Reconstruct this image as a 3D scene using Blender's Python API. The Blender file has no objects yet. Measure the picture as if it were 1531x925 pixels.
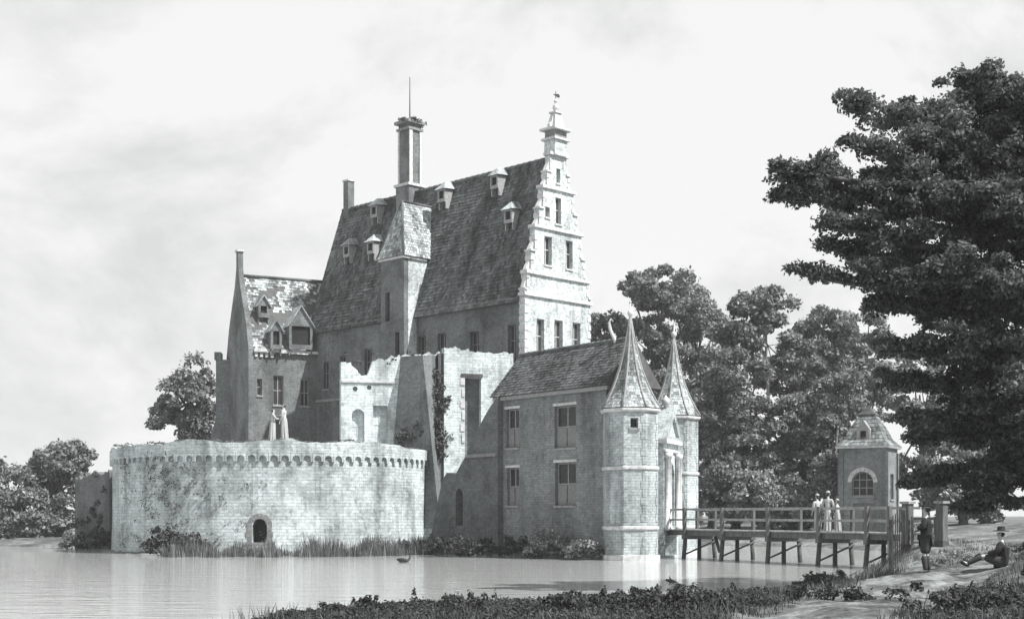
import bpy, bmesh, math, random
import numpy as np
from mathutils import Vector
from mathutils.geometry import tessellate_polygon

sc = bpy.context.scene
COL = sc.collection
V = Vector
R = math.radians

# ------------------------------------------------------------------ camera
F = 2050.0          # focal length in photograph pixels
PX0, PY0 = 765.5, 770.0
EYE = 2.3
cam = bpy.data.cameras.new("camera")
cam.sensor_width = 36.0
cam.lens = F / 1531.0 * 36.0
cam.shift_y = (PY0 - 462.5) / 1531.0
cam.clip_start = 0.1
cam.clip_end = 5000
camo = bpy.data.objects.new("camera", cam)
COL.objects.link(camo)
camo.location = (0, 0, EYE)
camo.rotation_euler = (R(90), 0, 0)
sc.camera = camo

# ------------------------------------------------------------------ light
SUN_DIR = V((0.875, -0.485, 0.0)).normalized()
SUN_EL = R(52)
sd = V((SUN_DIR.x * math.cos(SUN_EL), SUN_DIR.y * math.cos(SUN_EL), math.sin(SUN_EL)))
sun = bpy.data.lights.new("sun", "SUN")
sun.energy = 5.0
sun.angle = R(0.6)
sun.color = (1.0, 0.985, 0.955)
suno = bpy.data.objects.new("sun", sun)
COL.objects.link(suno)
suno.rotation_euler = sd.to_track_quat('Z', 'Y').to_euler()
suno.location = (60, -40, 80)

w = bpy.data.worlds.new("World")
sc.world = w
w.use_nodes = True
nt = w.node_tree
nt.nodes.clear()
def N(nt, t, **k):
    n = nt.nodes.new(t)
    for a, b in k.items():
        setattr(n, a, b)
    return n
out = N(nt, 'ShaderNodeOutputWorld')
bg = N(nt, 'ShaderNodeBackground')
bg.inputs['Strength'].default_value = 0.064
sky = N(nt, 'ShaderNodeTexSky', sky_type='NISHITA')
sky.sun_disc = False
sky.sun_elevation = SUN_EL
sky.sun_rotation = math.atan2(SUN_DIR.x, SUN_DIR.y)
sky.dust_density = 3.0
bw = N(nt, 'ShaderNodeRGBToBW')
nt.links.new(sky.outputs[0], bw.inputs[0])
tc = N(nt, 'ShaderNodeTexCoord')
sep = N(nt, 'ShaderNodeSeparateXYZ')
nt.links.new(tc.outputs['Generated'], sep.inputs[0])
ad = N(nt, 'ShaderNodeMath', operation='ADD')
nt.links.new(sep.outputs['Z'], ad.inputs[0]); ad.inputs[1].default_value = 0.25
dv = N(nt, 'ShaderNodeVectorMath', operation='DIVIDE')
nt.links.new(tc.outputs['Generated'], dv.inputs[0])
nt.links.new(ad.outputs[0], dv.inputs[1])
mp = N(nt, 'ShaderNodeMapping')
mp.inputs['Scale'].default_value = (3.6, 3.6, 6.0)
mp.inputs['Location'].default_value = (0.35, 0.2, 0.5)
nt.links.new(tc.outputs['Generated'], mp.inputs[0])
nz = N(nt, 'ShaderNodeTexNoise')
nz.inputs['Scale'].default_value = 1.15
nz.inputs['Detail'].default_value = 8
nz.inputs['Roughness'].default_value = 0.62
nz.inputs['Distortion'].default_value = 0.25
nt.links.new(mp.outputs[0], nz.inputs['Vector'])
cr = N(nt, 'ShaderNodeValToRGB')
cr.color_ramp.elements[0].position = 0.38
cr.color_ramp.elements[0].color = (7.0, 7.1, 7.08, 1)
cr.color_ramp.elements[1].position = 0.54
cr.color_ramp.elements[1].color = (9.2, 9.25, 9.2, 1)
nt.links.new(nz.outputs['Fac'], cr.inputs[0])
mx = N(nt, 'ShaderNodeMixRGB')
mx.inputs[0].default_value = 0.9
nt.links.new(bw.outputs[0], mx.inputs[1])
nt.links.new(cr.outputs[0], mx.inputs[2])
nt.links.new(mx.outputs[0], bg.inputs['Color'])
nt.links.new(bg.outputs[0], out.inputs['Surface'])

sc.view_settings.view_transform = 'Standard'
sc.view_settings.look = 'None'
sc.view_settings.exposure = 0.75
sc.view_settings.gamma = 1.0
sc.render.engine = 'CYCLES'
sc.cycles.use_denoising = True
sc.cycles.max_bounces = 6
sc.cycles.diffuse_bounces = 3
sc.cycles.glossy_bounces = 3
sc.cycles.transmission_bounces = 2
sc.cycles.volume_bounces = 0
sc.cycles.transparent_max_bounces = 8

# ------------------------------------------------------------------ numpy noise
def vnoise(x, y, seed=0):
    xi, yi = np.floor(x).astype(np.int64), np.floor(y).astype(np.int64)
    xf, yf = x - xi, y - yi
    def h(a, b):
        n = (a * 374761393 + b * 668265263 + seed * 974711) & 0xffffffff
        n = ((n ^ (n >> 13)) * 1274126177) & 0xffffffff
        return ((n ^ (n >> 16)) & 0xffff) / 65535.0
    u, v_ = xf * xf * (3 - 2 * xf), yf * yf * (3 - 2 * yf)
    return (h(xi, yi) * (1 - u) + h(xi + 1, yi) * u) * (1 - v_) + (h(xi, yi + 1) * (1 - u) + h(xi + 1, yi + 1) * u) * v_

# ------------------------------------------------------------------ helpers
OFF = {}
def P(px, py, D):
    return V(((px - PX0) / F * D, D, EYE + (PY0 - py) / F * D))
def X(px, D):
    return (px - PX0) / F * D
def Z(py, D):
    return EYE + (PY0 - py) / F * D

def tag(o, label=None, cat=None, group=None, kind=None):
    if label: o['label'] = label
    if cat: o['category'] = cat
    if group: o['group'] = group
    if kind: o['kind'] = kind
    return o

def thing(name, loc, label, cat, group=None):
    o = bpy.data.objects.new(name, None)
    COL.objects.link(o)
    o.location = loc
    o.empty_display_size = 0.5
    OFF[o.name] = V(loc)
    return tag(o, label, cat, group)

def adopt(o, parent):
    COL.objects.link(o)
    if parent is not None:
        o.parent = parent
        OFF[o.name] = OFF[parent.name].copy()
    else:
        OFF[o.name] = V((0, 0, 0))

def place(o, parent, loc, rotz=0.0):
    """an object with its own location; sub-parts are then given in that local frame"""
    o.location = V(loc) - (OFF[parent.name] if parent is not None else V((0, 0, 0)))
    o.rotation_euler = (0, 0, rotz)

class Fr:
    """wall frame: a along ex, b up, c out along n"""
    def __init__(s, o, ex, n):
        s.o = V(o); s.ex = V((ex[0], ex[1], 0)).normalized(); s.n = V((n[0], n[1], 0)).normalized()
    def p(s, a, b, c=0.0):
        q = s.o + s.ex * a + s.n * c
        return V((q.x, q.y, s.o.z + b))

class MB:
    def __init__(s):
        s.v = []; s.f = []; s.uv = {}; s.smooth = set()
    def add(s, pts):
        k = len(s.v)
        s.v.extend([tuple(p) for p in pts])
        return k
    def face(s, pts, uv=None, smooth=False):
        k = s.add(pts)
        s.f.append(tuple(range(k, k + len(pts))))
        if uv: s.uv[len(s.f) - 1] = uv
        if smooth: s.smooth.add(len(s.f) - 1)
    def hexa(s, c):
        k = s.add(c)
        for q in ((0, 3, 2, 1), (4, 5, 6, 7), (0, 1, 5, 4), (1, 2, 6, 5), (2, 3, 7, 6), (3, 0, 4, 7)):
            s.f.append(tuple(k + i for i in q))
        return s
    def box(s, fr, a0, a1, b0, b1, c0, c1):
        return s.hexa([fr.p(a0, b0, c1), fr.p(a1, b0, c1), fr.p(a1, b0, c0), fr.p(a0, b0, c0),
                       fr.p(a0, b1, c1), fr.p(a1, b1, c1), fr.p(a1, b1, c0), fr.p(a0, b1, c0)])
    def slab(s, fr, outer, holes=(), c0=-0.5, c1=0.0):
        loops = [list(outer)] + [list(h) for h in holes]
        flat = [q for l in loops for q in l]
        tris = tessellate_polygon([[V((a, b, 0)) for a, b in l] for l in loops])
        kf = s.add([fr.p(a, b, c1) for a, b in flat])
        kb = s.add([fr.p(a, b, c0) for a, b in flat])
        for t in tris:
            s.f.append(tuple(kf + i for i in t))
            s.f.append(tuple(kb + i for i in reversed(t)))
        i0 = 0
        for l in loops:
            n = len(l)
            for i in range(n):
                j = (i + 1) % n
                s.f.append((kf + i0 + i, kf + i0 + j, kb + i0 + j, kb + i0 + i))
            i0 += n
        return s
    def tube(s, pts, rad, n=8, cap=True, jit=0.0, rnd=random):
        pts = [V(p) for p in pts]
        if not hasattr(rad, '__len__'): rad = [rad] * len(pts)
        rings = []
        for i, p in enumerate(pts):
            d = (pts[min(i + 1, len(pts) - 1)] - pts[max(i - 1, 0)])
            if d.length < 1e-6: d = V((0, 0, 1))
            d.normalize()
            a = d.orthogonal() if i == 0 else (a - d * a.dot(d))
            a.normalize()
            b = d.cross(a)
            k = s.add([p + (a * math.cos(2 * math.pi * j / n) + b * math.sin(2 * math.pi * j / n)) * rad[i] * (1 + jit * rnd.uniform(-1, 1)) for j in range(n)])
            rings.append(k)
        for i in range(len(rings) - 1):
            for j in range(n):
                s.smooth.add(len(s.f))
                s.f.append((rings[i] + j, rings[i] + (j + 1) % n, rings[i + 1] + (j + 1) % n, rings[i + 1] + j))
        if cap:
            s.f.append(tuple(rings[0] + j for j in reversed(range(n))))
            s.f.append(tuple(rings[-1] + j for j in range(n)))
        return s
    def lathe(s, c, prof, n=16, rot=0.0, smooth=True):
        rings = []
        for z, r in prof:
            rings.append(s.add([(c[0] + r * math.cos(rot + 2 * math.pi * j / n), c[1] + r * math.sin(rot + 2 * math.pi * j / n), c[2] + z) for j in range(n)]))
        for i in range(len(rings) - 1):
            for j in range(n):
                if smooth: s.smooth.add(len(s.f))
                s.f.append((rings[i] + j, rings[i] + (j + 1) % n, rings[i + 1] + (j + 1) % n, rings[i + 1] + j))
        s.f.append(tuple(rings[0] + j for j in reversed(range(n))))
        s.f.append(tuple(rings[-1] + j for j in range(n)))
        return s
    def tiles(s, A, B, C, D, tw=0.35, th=0.4, lift=0.05, rnd=random, gap=0.04, lost=9.0):
        """overlapping courses on the plane A(bottom left) B(bottom right) C(top right) D(top left)"""
        A, B, C, D = V(A), V(B), V(C), V(D)
        nrm = (B - A).cross(D - A)
        if nrm.length < 1e-6: nrm = (B - A).cross(C - A)
        nrm.normalize()
        if nrm.z < 0: nrm = -nrm
        H = ((D + C) / 2 - (A + B) / 2).length
        rows = max(2, int(H / th))
        for r in range(rows):
            t0, t1 = r / rows, min(1.0, (r + 1.15) / rows)
            L0, R0 = A.lerp(D, t0), B.lerp(C, t0)
            L1, R1 = A.lerp(D, t1), B.lerp(C, t1)
            w_ = (R0 - L0).length
            n = max(1, int(round(w_ / tw)))
            sh = 0.5 if r % 2 else 0.0
            for c in range(-1, n + 1):
                u0, u1 = (c + sh + gap) / n, (c + 1 + sh - gap) / n
                u0, u1 = max(0, u0), min(1, u1)
                if u1 - u0 < 0.15 / n: continue
                if lost < 2:
                    q_ = (u0 * w_ + 3 * math.sin(t0 * 5), t0 * H)
                    if float(vnoise(np.array([q_[0] * .8 + 7]), np.array([q_[1] * .9 + 3]), 91)[0]) * .7 + rnd.random() * .3 > lost: continue
                j = rnd.uniform(-0.02, 0.02) * (th / 0.4); l = lift * rnd.uniform(0.7, 1.5)
                dn = (A - D).normalized() * j if (A - D).length > 1e-6 else V((0, 0, 0))
                p0, p1 = L0.lerp(R0, u0) + nrm * l + dn, L0.lerp(R0, u1) + nrm * l + dn
                p2, p3 = L1.lerp(R1, u1) + nrm * 0.012, L1.lerp(R1, u0) + nrm * 0.012
                k = s.add([p0, p1, p2, p3, p0 - nrm * lift * .8, p1 - nrm * lift * .8])
                s.f.append((k, k + 1, k + 2, k + 3))
                s.f.append((k, k + 4, k + 5, k + 1))
        return s
    def build(s, name, mat, parent=None, recalc=True, local=None):
        me = bpy.data.meshes.new(name)
        off = OFF[parent.name] if parent is not None else V((0, 0, 0))
        if local is not None: off = V(local)
        me.from_pydata([(p[0] - off.x, p[1] - off.y, p[2] - off.z) for p in s.v], [], s.f)
        if s.smooth:
            fl = np.zeros(len(s.f), dtype=bool); fl[list(s.smooth)] = True
            me.polygons.foreach_set('use_smooth', fl)
        if recalc:
            bm = bmesh.new(); bm.from_mesh(me)
            bmesh.ops.recalc_face_normals(bm, faces=bm.faces)
            bm.to_mesh(me); bm.free()
        uvl = me.uv_layers.new(name='UVMap')
        buf = np.zeros(len(me.loops) * 2, dtype=np.float32)
        for p in me.polygons:
            if p.index in s.uv:
                src = dict(zip(s.f[p.index], s.uv[p.index]))
                for li in p.loop_indices:
                    buf[2 * li:2 * li + 2] = src[me.loops[li].vertex_index]
                continue
            n = p.normal
            if abs(n.z) > 0.97: t = V((1, 0, 0))
            else: t = V((-n.y, n.x, 0)).normalized()
            b = n.cross(t)
            for li in p.loop_indices:
                co = me.vertices[me.loops[li].vertex_index].co + off
                buf[2 * li] = co.dot(t); buf[2 * li + 1] = co.dot(b)
        uvl.data.foreach_set('uv', buf)
        me.materials.append(mat)
        o = bpy.data.objects.new(name, me)
        adopt(o, parent)
        return o

def share(name, src, parent, loc, rot=(0, 0, 0)):
    o = bpy.data.objects.new(name, src.data)
    adopt(o, parent)
    o.location = V(loc) - OFF[parent.name]
    o.rotation_euler = rot
    return o

# ------------------------------------------------------------------ materials
def ramp(nt, src, stops):
    c = N(nt, 'ShaderNodeValToRGB')
    e = c.color_ramp.elements
    e[0].position, e[1].position = stops[0][0], stops[-1][0]
    e[0].color = (*stops[0][1], 1); e[1].color = (*stops[-1][1], 1)
    for pos, col in stops[1:-1]:
        x = e.new(pos); x.color = (*col, 1)
    nt.links.new(src, c.inputs[0])
    return c.outputs[0]
def g(v, cool=1.0):
    return (v * 0.978, v * 1.0, v * (0.992 + 0.012 * cool))
def new_mat(name):
    m = bpy.data.materials.new(name); m.use_nodes = True
    t = m.node_tree; t.nodes.clear()
    o = N(t, 'ShaderNodeOutputMaterial'); b = N(t, 'ShaderNodeBsdfPrincipled')
    b.inputs['Roughness'].default_value = 0.85
    b.inputs['Specular IOR Level'].default_value = 0.2
    t.links.new(b.outputs[0], o.inputs[0])
    return m, t, b
def mul(t, a, b, fac=1.0, mode='MULTIPLY'):
    m = N(t, 'ShaderNodeMixRGB', blend_type=mode); m.inputs[0].default_value = fac
    t.links.new(a, m.inputs[1])
    if isinstance(b, tuple): m.inputs[2].default_value = (*b, 1)
    else: t.links.new(b, m.inputs[2])
    return m.outputs[0]
def noise(t, vec, scale, detail=4, rough=0.6, dist=0.0, sc3=None):
    if sc3:
        mpn = N(t, 'ShaderNodeMapping'); mpn.inputs['Scale'].default_value = sc3
        t.links.new(vec, mpn.inputs[0]); vec = mpn.outputs[0]
    n = N(t, 'ShaderNodeTexNoise')
    n.inputs['Scale'].default_value = scale; n.inputs['Detail'].default_value = detail
    n.inputs['Roughness'].default_value = rough; n.inputs['Distortion'].default_value = dist
    t.links.new(vec, n.inputs['Vector'])
    return n.outputs['Fac']

def masonry(name, base, patch=0.45, speck=0.24, bw_=0.36, bh=0.14, mortar=0.62, stain=0.55, bump=0.6):
    m, t, b = new_mat(name)
    geo = N(t, 'ShaderNodeNewGeometry'); pos = geo.outputs['Position']
    uv = N(t, 'ShaderNodeUVMap', uv_map='UVMap').outputs[0]
    br = N(t, 'ShaderNodeTexBrick')
    br.inputs['Scale'].default_value = 1.0
    br.inputs['Brick Width'].default_value = bw_; br.inputs['Row Height'].default_value = bh
    br.inputs['Mortar Size'].default_value = 0.02; br.inputs['Mortar Smooth'].default_value = 0.3
    br.inputs['Color1'].default_value = (*g(1.0), 1); br.inputs['Color2'].default_value = (*g(0.7), 1)
    br.inputs['Mortar'].default_value = (*g(mortar), 1)
    wob = N(t, 'ShaderNodeVectorMath', operation='MULTIPLY_ADD')
    nz3 = N(t, 'ShaderNodeTexNoise'); nz3.inputs['Scale'].default_value = 2.2
    t.links.new(pos, nz3.inputs['Vector'])
    t.links.new(nz3.outputs['Color'], wob.inputs[0]); wob.inputs[1].default_value = (0.09, 0.07, 0); t.links.new(uv, wob.inputs[2])
    t.links.new(wob.outputs[0], br.inputs['Vector'])
    n1 = noise(t, pos, 0.42, 6, 0.62, 0.4)
    n2 = noise(t, pos, 5.0, 4, 0.7)
    n3 = noise(t, pos, 1.4, 5, 0.7, 0.8)
    n4 = noise(t, pos, 0.9, 4, 0.6, 0.2, (1, 1, 0.12))
    c = ramp(t, n1, [(0.3, g(base * (1 - patch))), (0.5, g(base)), (0.68, g(min(.85, base * 1.25)))])
    c = mul(t, c, br.outputs['Color'], 0.75)
    c = mul(t, c, ramp(t, n2, [(0.36, g(1 - speck)), (0.52, g(1.0)), (0.7, g(1.12))]))
    c = mul(t, c, ramp(t, n3, [(0.34, g(0.55)), (0.46, g(1.0)), (0.7, g(1.05))]), stain)
    c = mul(t, c, ramp(t, n4, [(0.35, g(0.45)), (0.5, g(1.0)), (0.7, g(1.0))]), stain)
    t.links.new(c, b.inputs['Base Color'])
    bmp = N(t, 'ShaderNodeBump'); bmp.inputs['Strength'].default_value = bump; bmp.inputs['Distance'].default_value = 0.06
    hs = mul(t, br.outputs['Color'], n2, 0.5, 'ADD')
    t.links.new(hs, bmp.inputs['Height'])
    t.links.new(bmp.outputs[0], b.inputs['Normal'])
    return m

def tile_mat(name, base, var=0.5):
    m, t, b = new_mat(name)
    geo = N(t, 'ShaderNodeNewGeometry'); pos = geo.outputs['Position']
    c = ramp(t, geo.outputs['Random Per Island'], [(0.0, g(base * (1 - var))), (0.5, g(base)), (1.0, g(base * (1 + var * .7)))])
    c = mul(t, c, ramp(t, noise(t, pos, 0.6, 6, 0.65, 0.5), [(0.33, g(0.5)), (0.5, g(1.0)), (0.7, g(1.2))]), 0.85)
    c = mul(t, c, ramp(t, noise(t, pos, 6.0, 3, 0.7), [(0.35, g(0.65)), (0.6, g(1.08))]))
    c = mul(t, c, ramp(t, noise(t, pos, 0.9, 4, 0.6, 0.3, (1, 1, 0.16)), [(0.36, g(0.5)), (0.5, g(1.0)), (0.66, g(1.3))]))
    t.links.new(c, b.inputs['Base Color'])
    bmp = N(t, 'ShaderNodeBump'); bmp.inputs['Strength'].default_value = 0.5; bmp.inputs['Distance'].default_value = 0.03
    t.links.new(noise(t, pos, 9.0, 4, 0.7), bmp.inputs['Height']); t.links.new(bmp.outputs[0], b.inputs['Normal'])
    return m

def plain(name, base, var=0.3, scale=3.0, rough=0.85, sc3=None, bump=0.0):
    m, t, b = new_mat(name)
    tcn = N(t, 'ShaderNodeTexCoord').outputs['Object']
    n = noise(t, tcn, scale, 5, 0.65, 0.2, sc3)
    c = ramp(t, n, [(0.3, g(base * (1 - var))), (0.5, g(base)), (0.7, g(min(.9, base * (1 + var))))])
    t.links.new(c, b.inputs['Base Color'])
    b.inputs['Roughness'].default_value = rough
    if bump:
        bmp = N(t, 'ShaderNodeBump'); bmp.inputs['Strength'].default_value = bump; bmp.inputs['Distance'].default_value = 0.03
        t.links.new(n, bmp.inputs['Height']); t.links.new(bmp.outputs[0], b.inputs['Normal'])
    return m

def leaf_mat(name, base, var=0.5, trans=0.25):
    m, t, b = new_mat(name)
    geo = N(t, 'ShaderNodeNewGeometry')
    c = ramp(t, geo.outputs['Random Per Island'], [(0.0, g(base * (1 - var))), (0.6, g(base)), (1.0, g(base * (1 + var * 1.2)))])
    c = mul(t, c, ramp(t, noise(t, geo.outputs['Position'], 0.7, 4, 0.6), [(0.3, g(0.6)), (0.5, g(1.0)), (0.7, g(1.25))]))
    t.links.new(c, b.inputs['Base Color'])
    b.inputs['Roughness'].default_value = 0.7
    tr = N(t, 'ShaderNodeBsdfTranslucent'); t.links.new(c, tr.inputs[0])
    ms = N(t, 'ShaderNodeMixShader'); ms.inputs[0].default_value = trans
    t.links.new(b.outputs[0], ms.inputs[1]); t.links.new(tr.outputs[0], ms.inputs[2])
    t.links.new(ms.outputs[0], t.nodes['Material Output'].inputs[0])
    return m

M = {}
M['brick'] = masonry('aged_brick', 0.2)
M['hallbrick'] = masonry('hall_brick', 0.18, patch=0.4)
M['gable'] = masonry('sunlit_gable_brick', 0.68, patch=0.3, stain=0.55, speck=0.45)  # lit copy of the hall brick, sunlight put into its paler tone
M['ruin'] = masonry('weathered_render', 0.66, patch=0.45, stain=0.8, bw_=0.5, bh=0.18)
M['dark_ruin'] = masonry('shaded_buttress_render', 0.2, patch=0.45)  # ruin render darkened to carry the buttress shade
M['bastion'] = masonry('bastion_stone', 0.53, patch=0.5, stain=0.85, speck=0.25, bw_=0.56, bh=0.19, bump=0.8)
M['tower'] = masonry('gate_tower_brick', 0.48, patch=0.35, stain=0.75)
M['gate'] = masonry('gatehouse_brick', 0.25, patch=0.4)
M['dark_wall'] = masonry('shade_dark_brick', 0.15, patch=0.45)  # brick darkened to carry the shade on the curtain wall and returns
M['stone'] = plain('dressed_stone', 0.48, 0.3, 4.0, bump=0.3)
M['greystone'] = plain('grey_stone_trim', 0.2, 0.35, 4.0, bump=0.3)
M['tile'] = tile_mat('roof_tiles_grey', 0.11)
M['paletile'] = tile_mat('roof_slates_pale', 0.36, 0.5)
M['midtile'] = tile_mat('pavilion_slates', 0.2, 0.5)
M['roofbase'] = plain('roof_boarding', 0.09, 0.3, 2.0)
M['glass'] = plain('leaded_glass', 0.035, 0.4, 6.0, rough=0.25)
M['void'] = plain('dark_opening', 0.02, 0.3, 2.0)
M['frame'] = plain('weathered_window_wood', 0.26, 0.3, 6.0)
M['shutter'] = plain('window_shutter_wood', 0.2, 0.35, 5.0, sc3=(8, 8, 1))
M['wood'] = plain('weathered_oak', 0.11, 0.4, 2.0, sc3=(4, 4, 0.8), bump=0.4)
M['woodtop'] = plain('bleached_rail_oak', 0.26, 0.35, 2.0, sc3=(2, 2, 2), bump=0.4)
M['darkwood'] = plain('dark_tarred_oak', 0.07, 0.5, 2.0, bump=0.4)
M['iron'] = plain('dark_iron', 0.05, 0.3, 5.0, rough=0.5)
M['bark'] = plain('tree_bark', 0.1, 0.5, 3.0, sc3=(3, 3, 0.6), bump=0.8)
M['palebark'] = plain('pale_tree_bark', 0.3, 0.4, 3.0, sc3=(3, 3, 0.6), bump=0.6)
M['leaf_dark'] = leaf_mat('dark_oak_leaves', 0.12, 0.6, 0.35)
M['leaf_mid'] = leaf_mat('park_tree_leaves', 0.19, 0.55)
M['leaf_far'] = leaf_mat('distant_tree_leaves', 0.2, 0.5)
M['leaf_light'] = leaf_mat('light_willow_leaves', 0.24, 0.5)
M['leaf_bush'] = leaf_mat('bank_bush_leaves', 0.05, 0.55, 0.15)
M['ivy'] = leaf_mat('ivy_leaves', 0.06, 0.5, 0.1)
M['reed'] = leaf_mat('reed_blades', 0.12, 0.55, 0.2)
M['grass'] = leaf_mat('grass_blades', 0.10, 0.5, 0.2)
M['skin'] = plain('skin', 0.42, 0.1, 5.0, rough=0.6)
M['coat'] = plain('dark_wool', 0.022, 0.3, 20.0)
M['breeches'] = plain('dark_grey_breeches', 0.045, 0.3, 20.0)
M['hat'] = plain('black_felt', 0.02, 0.2, 20.0)
M['hair'] = plain('dark_hair', 0.04, 0.3, 30.0)
M['linen'] = plain('pale_linen', 0.34, 0.12, 8.0)
M['feather'] = plain('white_feathers', 0.75, 0.08, 8.0)
M['darkfeather'] = plain('dark_feathers', 0.05, 0.3, 8.0)

# ------------------------------------------------------------------ terrain, water, path
SHORE = np.array([(-60, 2.0), (-12, 14), (-6.6, 24), (-5.2, 28.5), (-2.0, 32), (2.8, 34.0), (5.8, 36.2), (9.2, 41.0), (12.3, 48.5), (15.0, 57.8), (18.2, 63.5), (24, 84), (22, 100), (12, 107), (-6, 113), (-24, 118), (-30, 108), (-33, 100), (-36, 101), (-44, 106), (-70, 110), (-140, 118)])
CB = V((-15.4, 90.0)); RB = 10.4
def seg_signed(x, y):
    """distance to the near/right/far shore line; positive on land"""
    best = np.full(x.shape, 1e9); sign = np.ones(x.shape)
    for (ax, ay), (bx, by) in zip(SHORE[:-1], SHORE[1:]):
        dx, dy = bx - ax, by - ay
        t = np.clip(((x - ax) * dx + (y - ay) * dy) / (dx * dx + dy * dy), 0, 1)
        qx, qy = ax + t * dx - x, ay + t * dy - y
        d = np.hypot(qx, qy)
        s_ = np.where((x - ax) * dy - (y - ay) * dx > 0, 1.0, -1.0)
        m = d < best - 1e-9
        best = np.where(m, d, best); sign = np.where(m, s_, sign)
    return best * sign
def ground_z(x, y):
    x = np.asarray(x, float); y = np.asarray(y, float)
    s = seg_signed(x, y)
    s = s + (vnoise(x * .5, y * .5, 3) - .5) * 0.9
    up = np.clip(s, 0, None)
    lim = 0.5 + 0.058 * np.clip(x - 4, 0, 14) + np.where(y > 70, 0.3, 0.0)
    z = lim * (1 - np.exp(-up / 8.0)) + 0.07 * (1 - np.exp(-up / 0.35))
    z += 0.75 * np.exp(-(((x - 17.8) / 2.6) ** 2 + ((y - 57.5) / 4.5) ** 2)) * np.clip(up / 1.0, 0, 1)
    z += 0.42 * np.exp(-(((x - 14.5) / 2.6) ** 2 + ((y - 34) / 5.0) ** 2))
    z += 0.26 * np.exp(-(((x - 13.0) / 4.0) ** 2 + ((y - 37.5) / 5.0) ** 2))
    z += ((vnoise(x * .8, y * .8, 5) - .5) * .22 + (vnoise(x * 2.6, y * 2.6, 6) - .5) * .08) * np.clip(up / 1.5, 0, 1)
    z = np.where(s < 0, -0.9 * (1 - np.exp(s / 1.5)), z)
    # muddy foot of the castle walls
    rb = np.hypot(x - CB.x, y - CB.y)
    foot = 0.14 * np.exp(-np.clip(rb - RB - 0.5, 0, None) ** 2 / 0.5) - 0.9 * np.clip((rb - RB - 0.5) / 2, 0, 1)
    z = np.maximum(z, np.where(rb < RB + 2.5, foot, -9))
    return z
def gz(x, y):
    return float(ground_z(np.array([x]), np.array([y]))[0])

def grid_mesh(name, xs, ys, zf, mat, kind):
    Xg, Yg = np.meshgrid(xs, ys)
    Zg = zf(Xg, Yg)
    n, m = Xg.shape
    co = np.stack([Xg, Yg, Zg], -1).reshape(-1, 3)
    i = np.arange(n * m).reshape(n, m)
    q = np.stack([i[:-1, :-1], i[:-1, 1:], i[1:, 1:], i[1:, :-1]], -1).reshape(-1, 4)
    me = bpy.data.meshes.new(name)
    me.from_pydata(co.tolist(), [], q.tolist())
    me.polygons.foreach_set('use_smooth', np.ones(len(q), bool))
    me.materials.append(mat)
    o = bpy.data.objects.new(name, me); COL.objects.link(o); o['kind'] = kind
    OFF[o.name] = V((0, 0, 0))
    return o

def ground_material():
    m, t, b = new_mat('bank_earth_and_turf')
    pos = N(t, 'ShaderNodeNewGeometry').outputs['Position']
    c = ramp(t, noise(t, pos, 0.35, 6, 0.65, 0.6), [(0.34, g(0.05)), (0.48, g(0.1)), (0.62, g(0.2))])
    c = mul(t, c, ramp(t, noise(t, pos, 3.5, 5, 0.7), [(0.32, g(0.5)), (0.5, g(1.0)), (0.7, g(1.3))]))
    t.links.new(c, b.inputs['Base Color'])
    bmp = N(t, 'ShaderNodeBump'); bmp.inputs['Strength'].default_value = 0.8; bmp.inputs['Distance'].default_value = 0.1
    t.links.new(noise(t, pos, 5.0, 6, 0.7), bmp.inputs['Height']); t.links.new(bmp.outputs[0], b.inputs['Normal'])
    return m
xs = np.unique(np.concatenate([-np.geomspace(40, 620, 22)[::-1], np.arange(-40, -8, 1.0), np.arange(-8, 27, 0.3), np.arange(27, 45, 1.0), np.geomspace(45, 620, 22)]))
ys = np.unique(np.concatenate([np.linspace(-60, 8, 18), np.arange(8, 66, 0.4), np.arange(66, 125, 1.0), np.geomspace(125, 900, 22)]))
ground = grid_mesh('ground', xs, ys, ground_z, ground_material(), 'structure')

def water_material():
    m, t, b = new_mat('moat_water')
    pos = N(t, 'ShaderNodeNewGeometry').outputs['Position']
    b.inputs['Base Color'].default_value = (*g(0.4), 1)
    b.inputs['Roughness'].default_value = 0.03
    b.inputs['IOR'].default_value = 1.33
    b.inputs['Specular IOR Level'].default_value = 0.5
    n1 = noise(t, pos, 1.6, 4, 0.6, 0.3, (0.5, 1.5, 1))
    n2 = noise(t, pos, 0.25, 3, 0.5, 0.2)
    h = mul(t, n1, noise(t, pos, 0.7, 4, 0.6, 0.4, (0.4, 1.4, 1)), 1.0, 'ADD')
    bmp = N(t, 'ShaderNodeBump'); bmp.inputs['Strength'].default_value = 0.35; bmp.inputs['Distance'].default_value = 0.1
    t.links.new(h, bmp.inputs['Height']); t.links.new(bmp.outputs[0], b.inputs['Normal'])
    return m
mb = MB(); mb.face([(-620, -60, 0), (620, -60, 0), (620, 900, 0), (-620, 900, 0)])
water = mb.build('water', water_material(), None, recalc=False); water['kind'] = 'structure'

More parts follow.
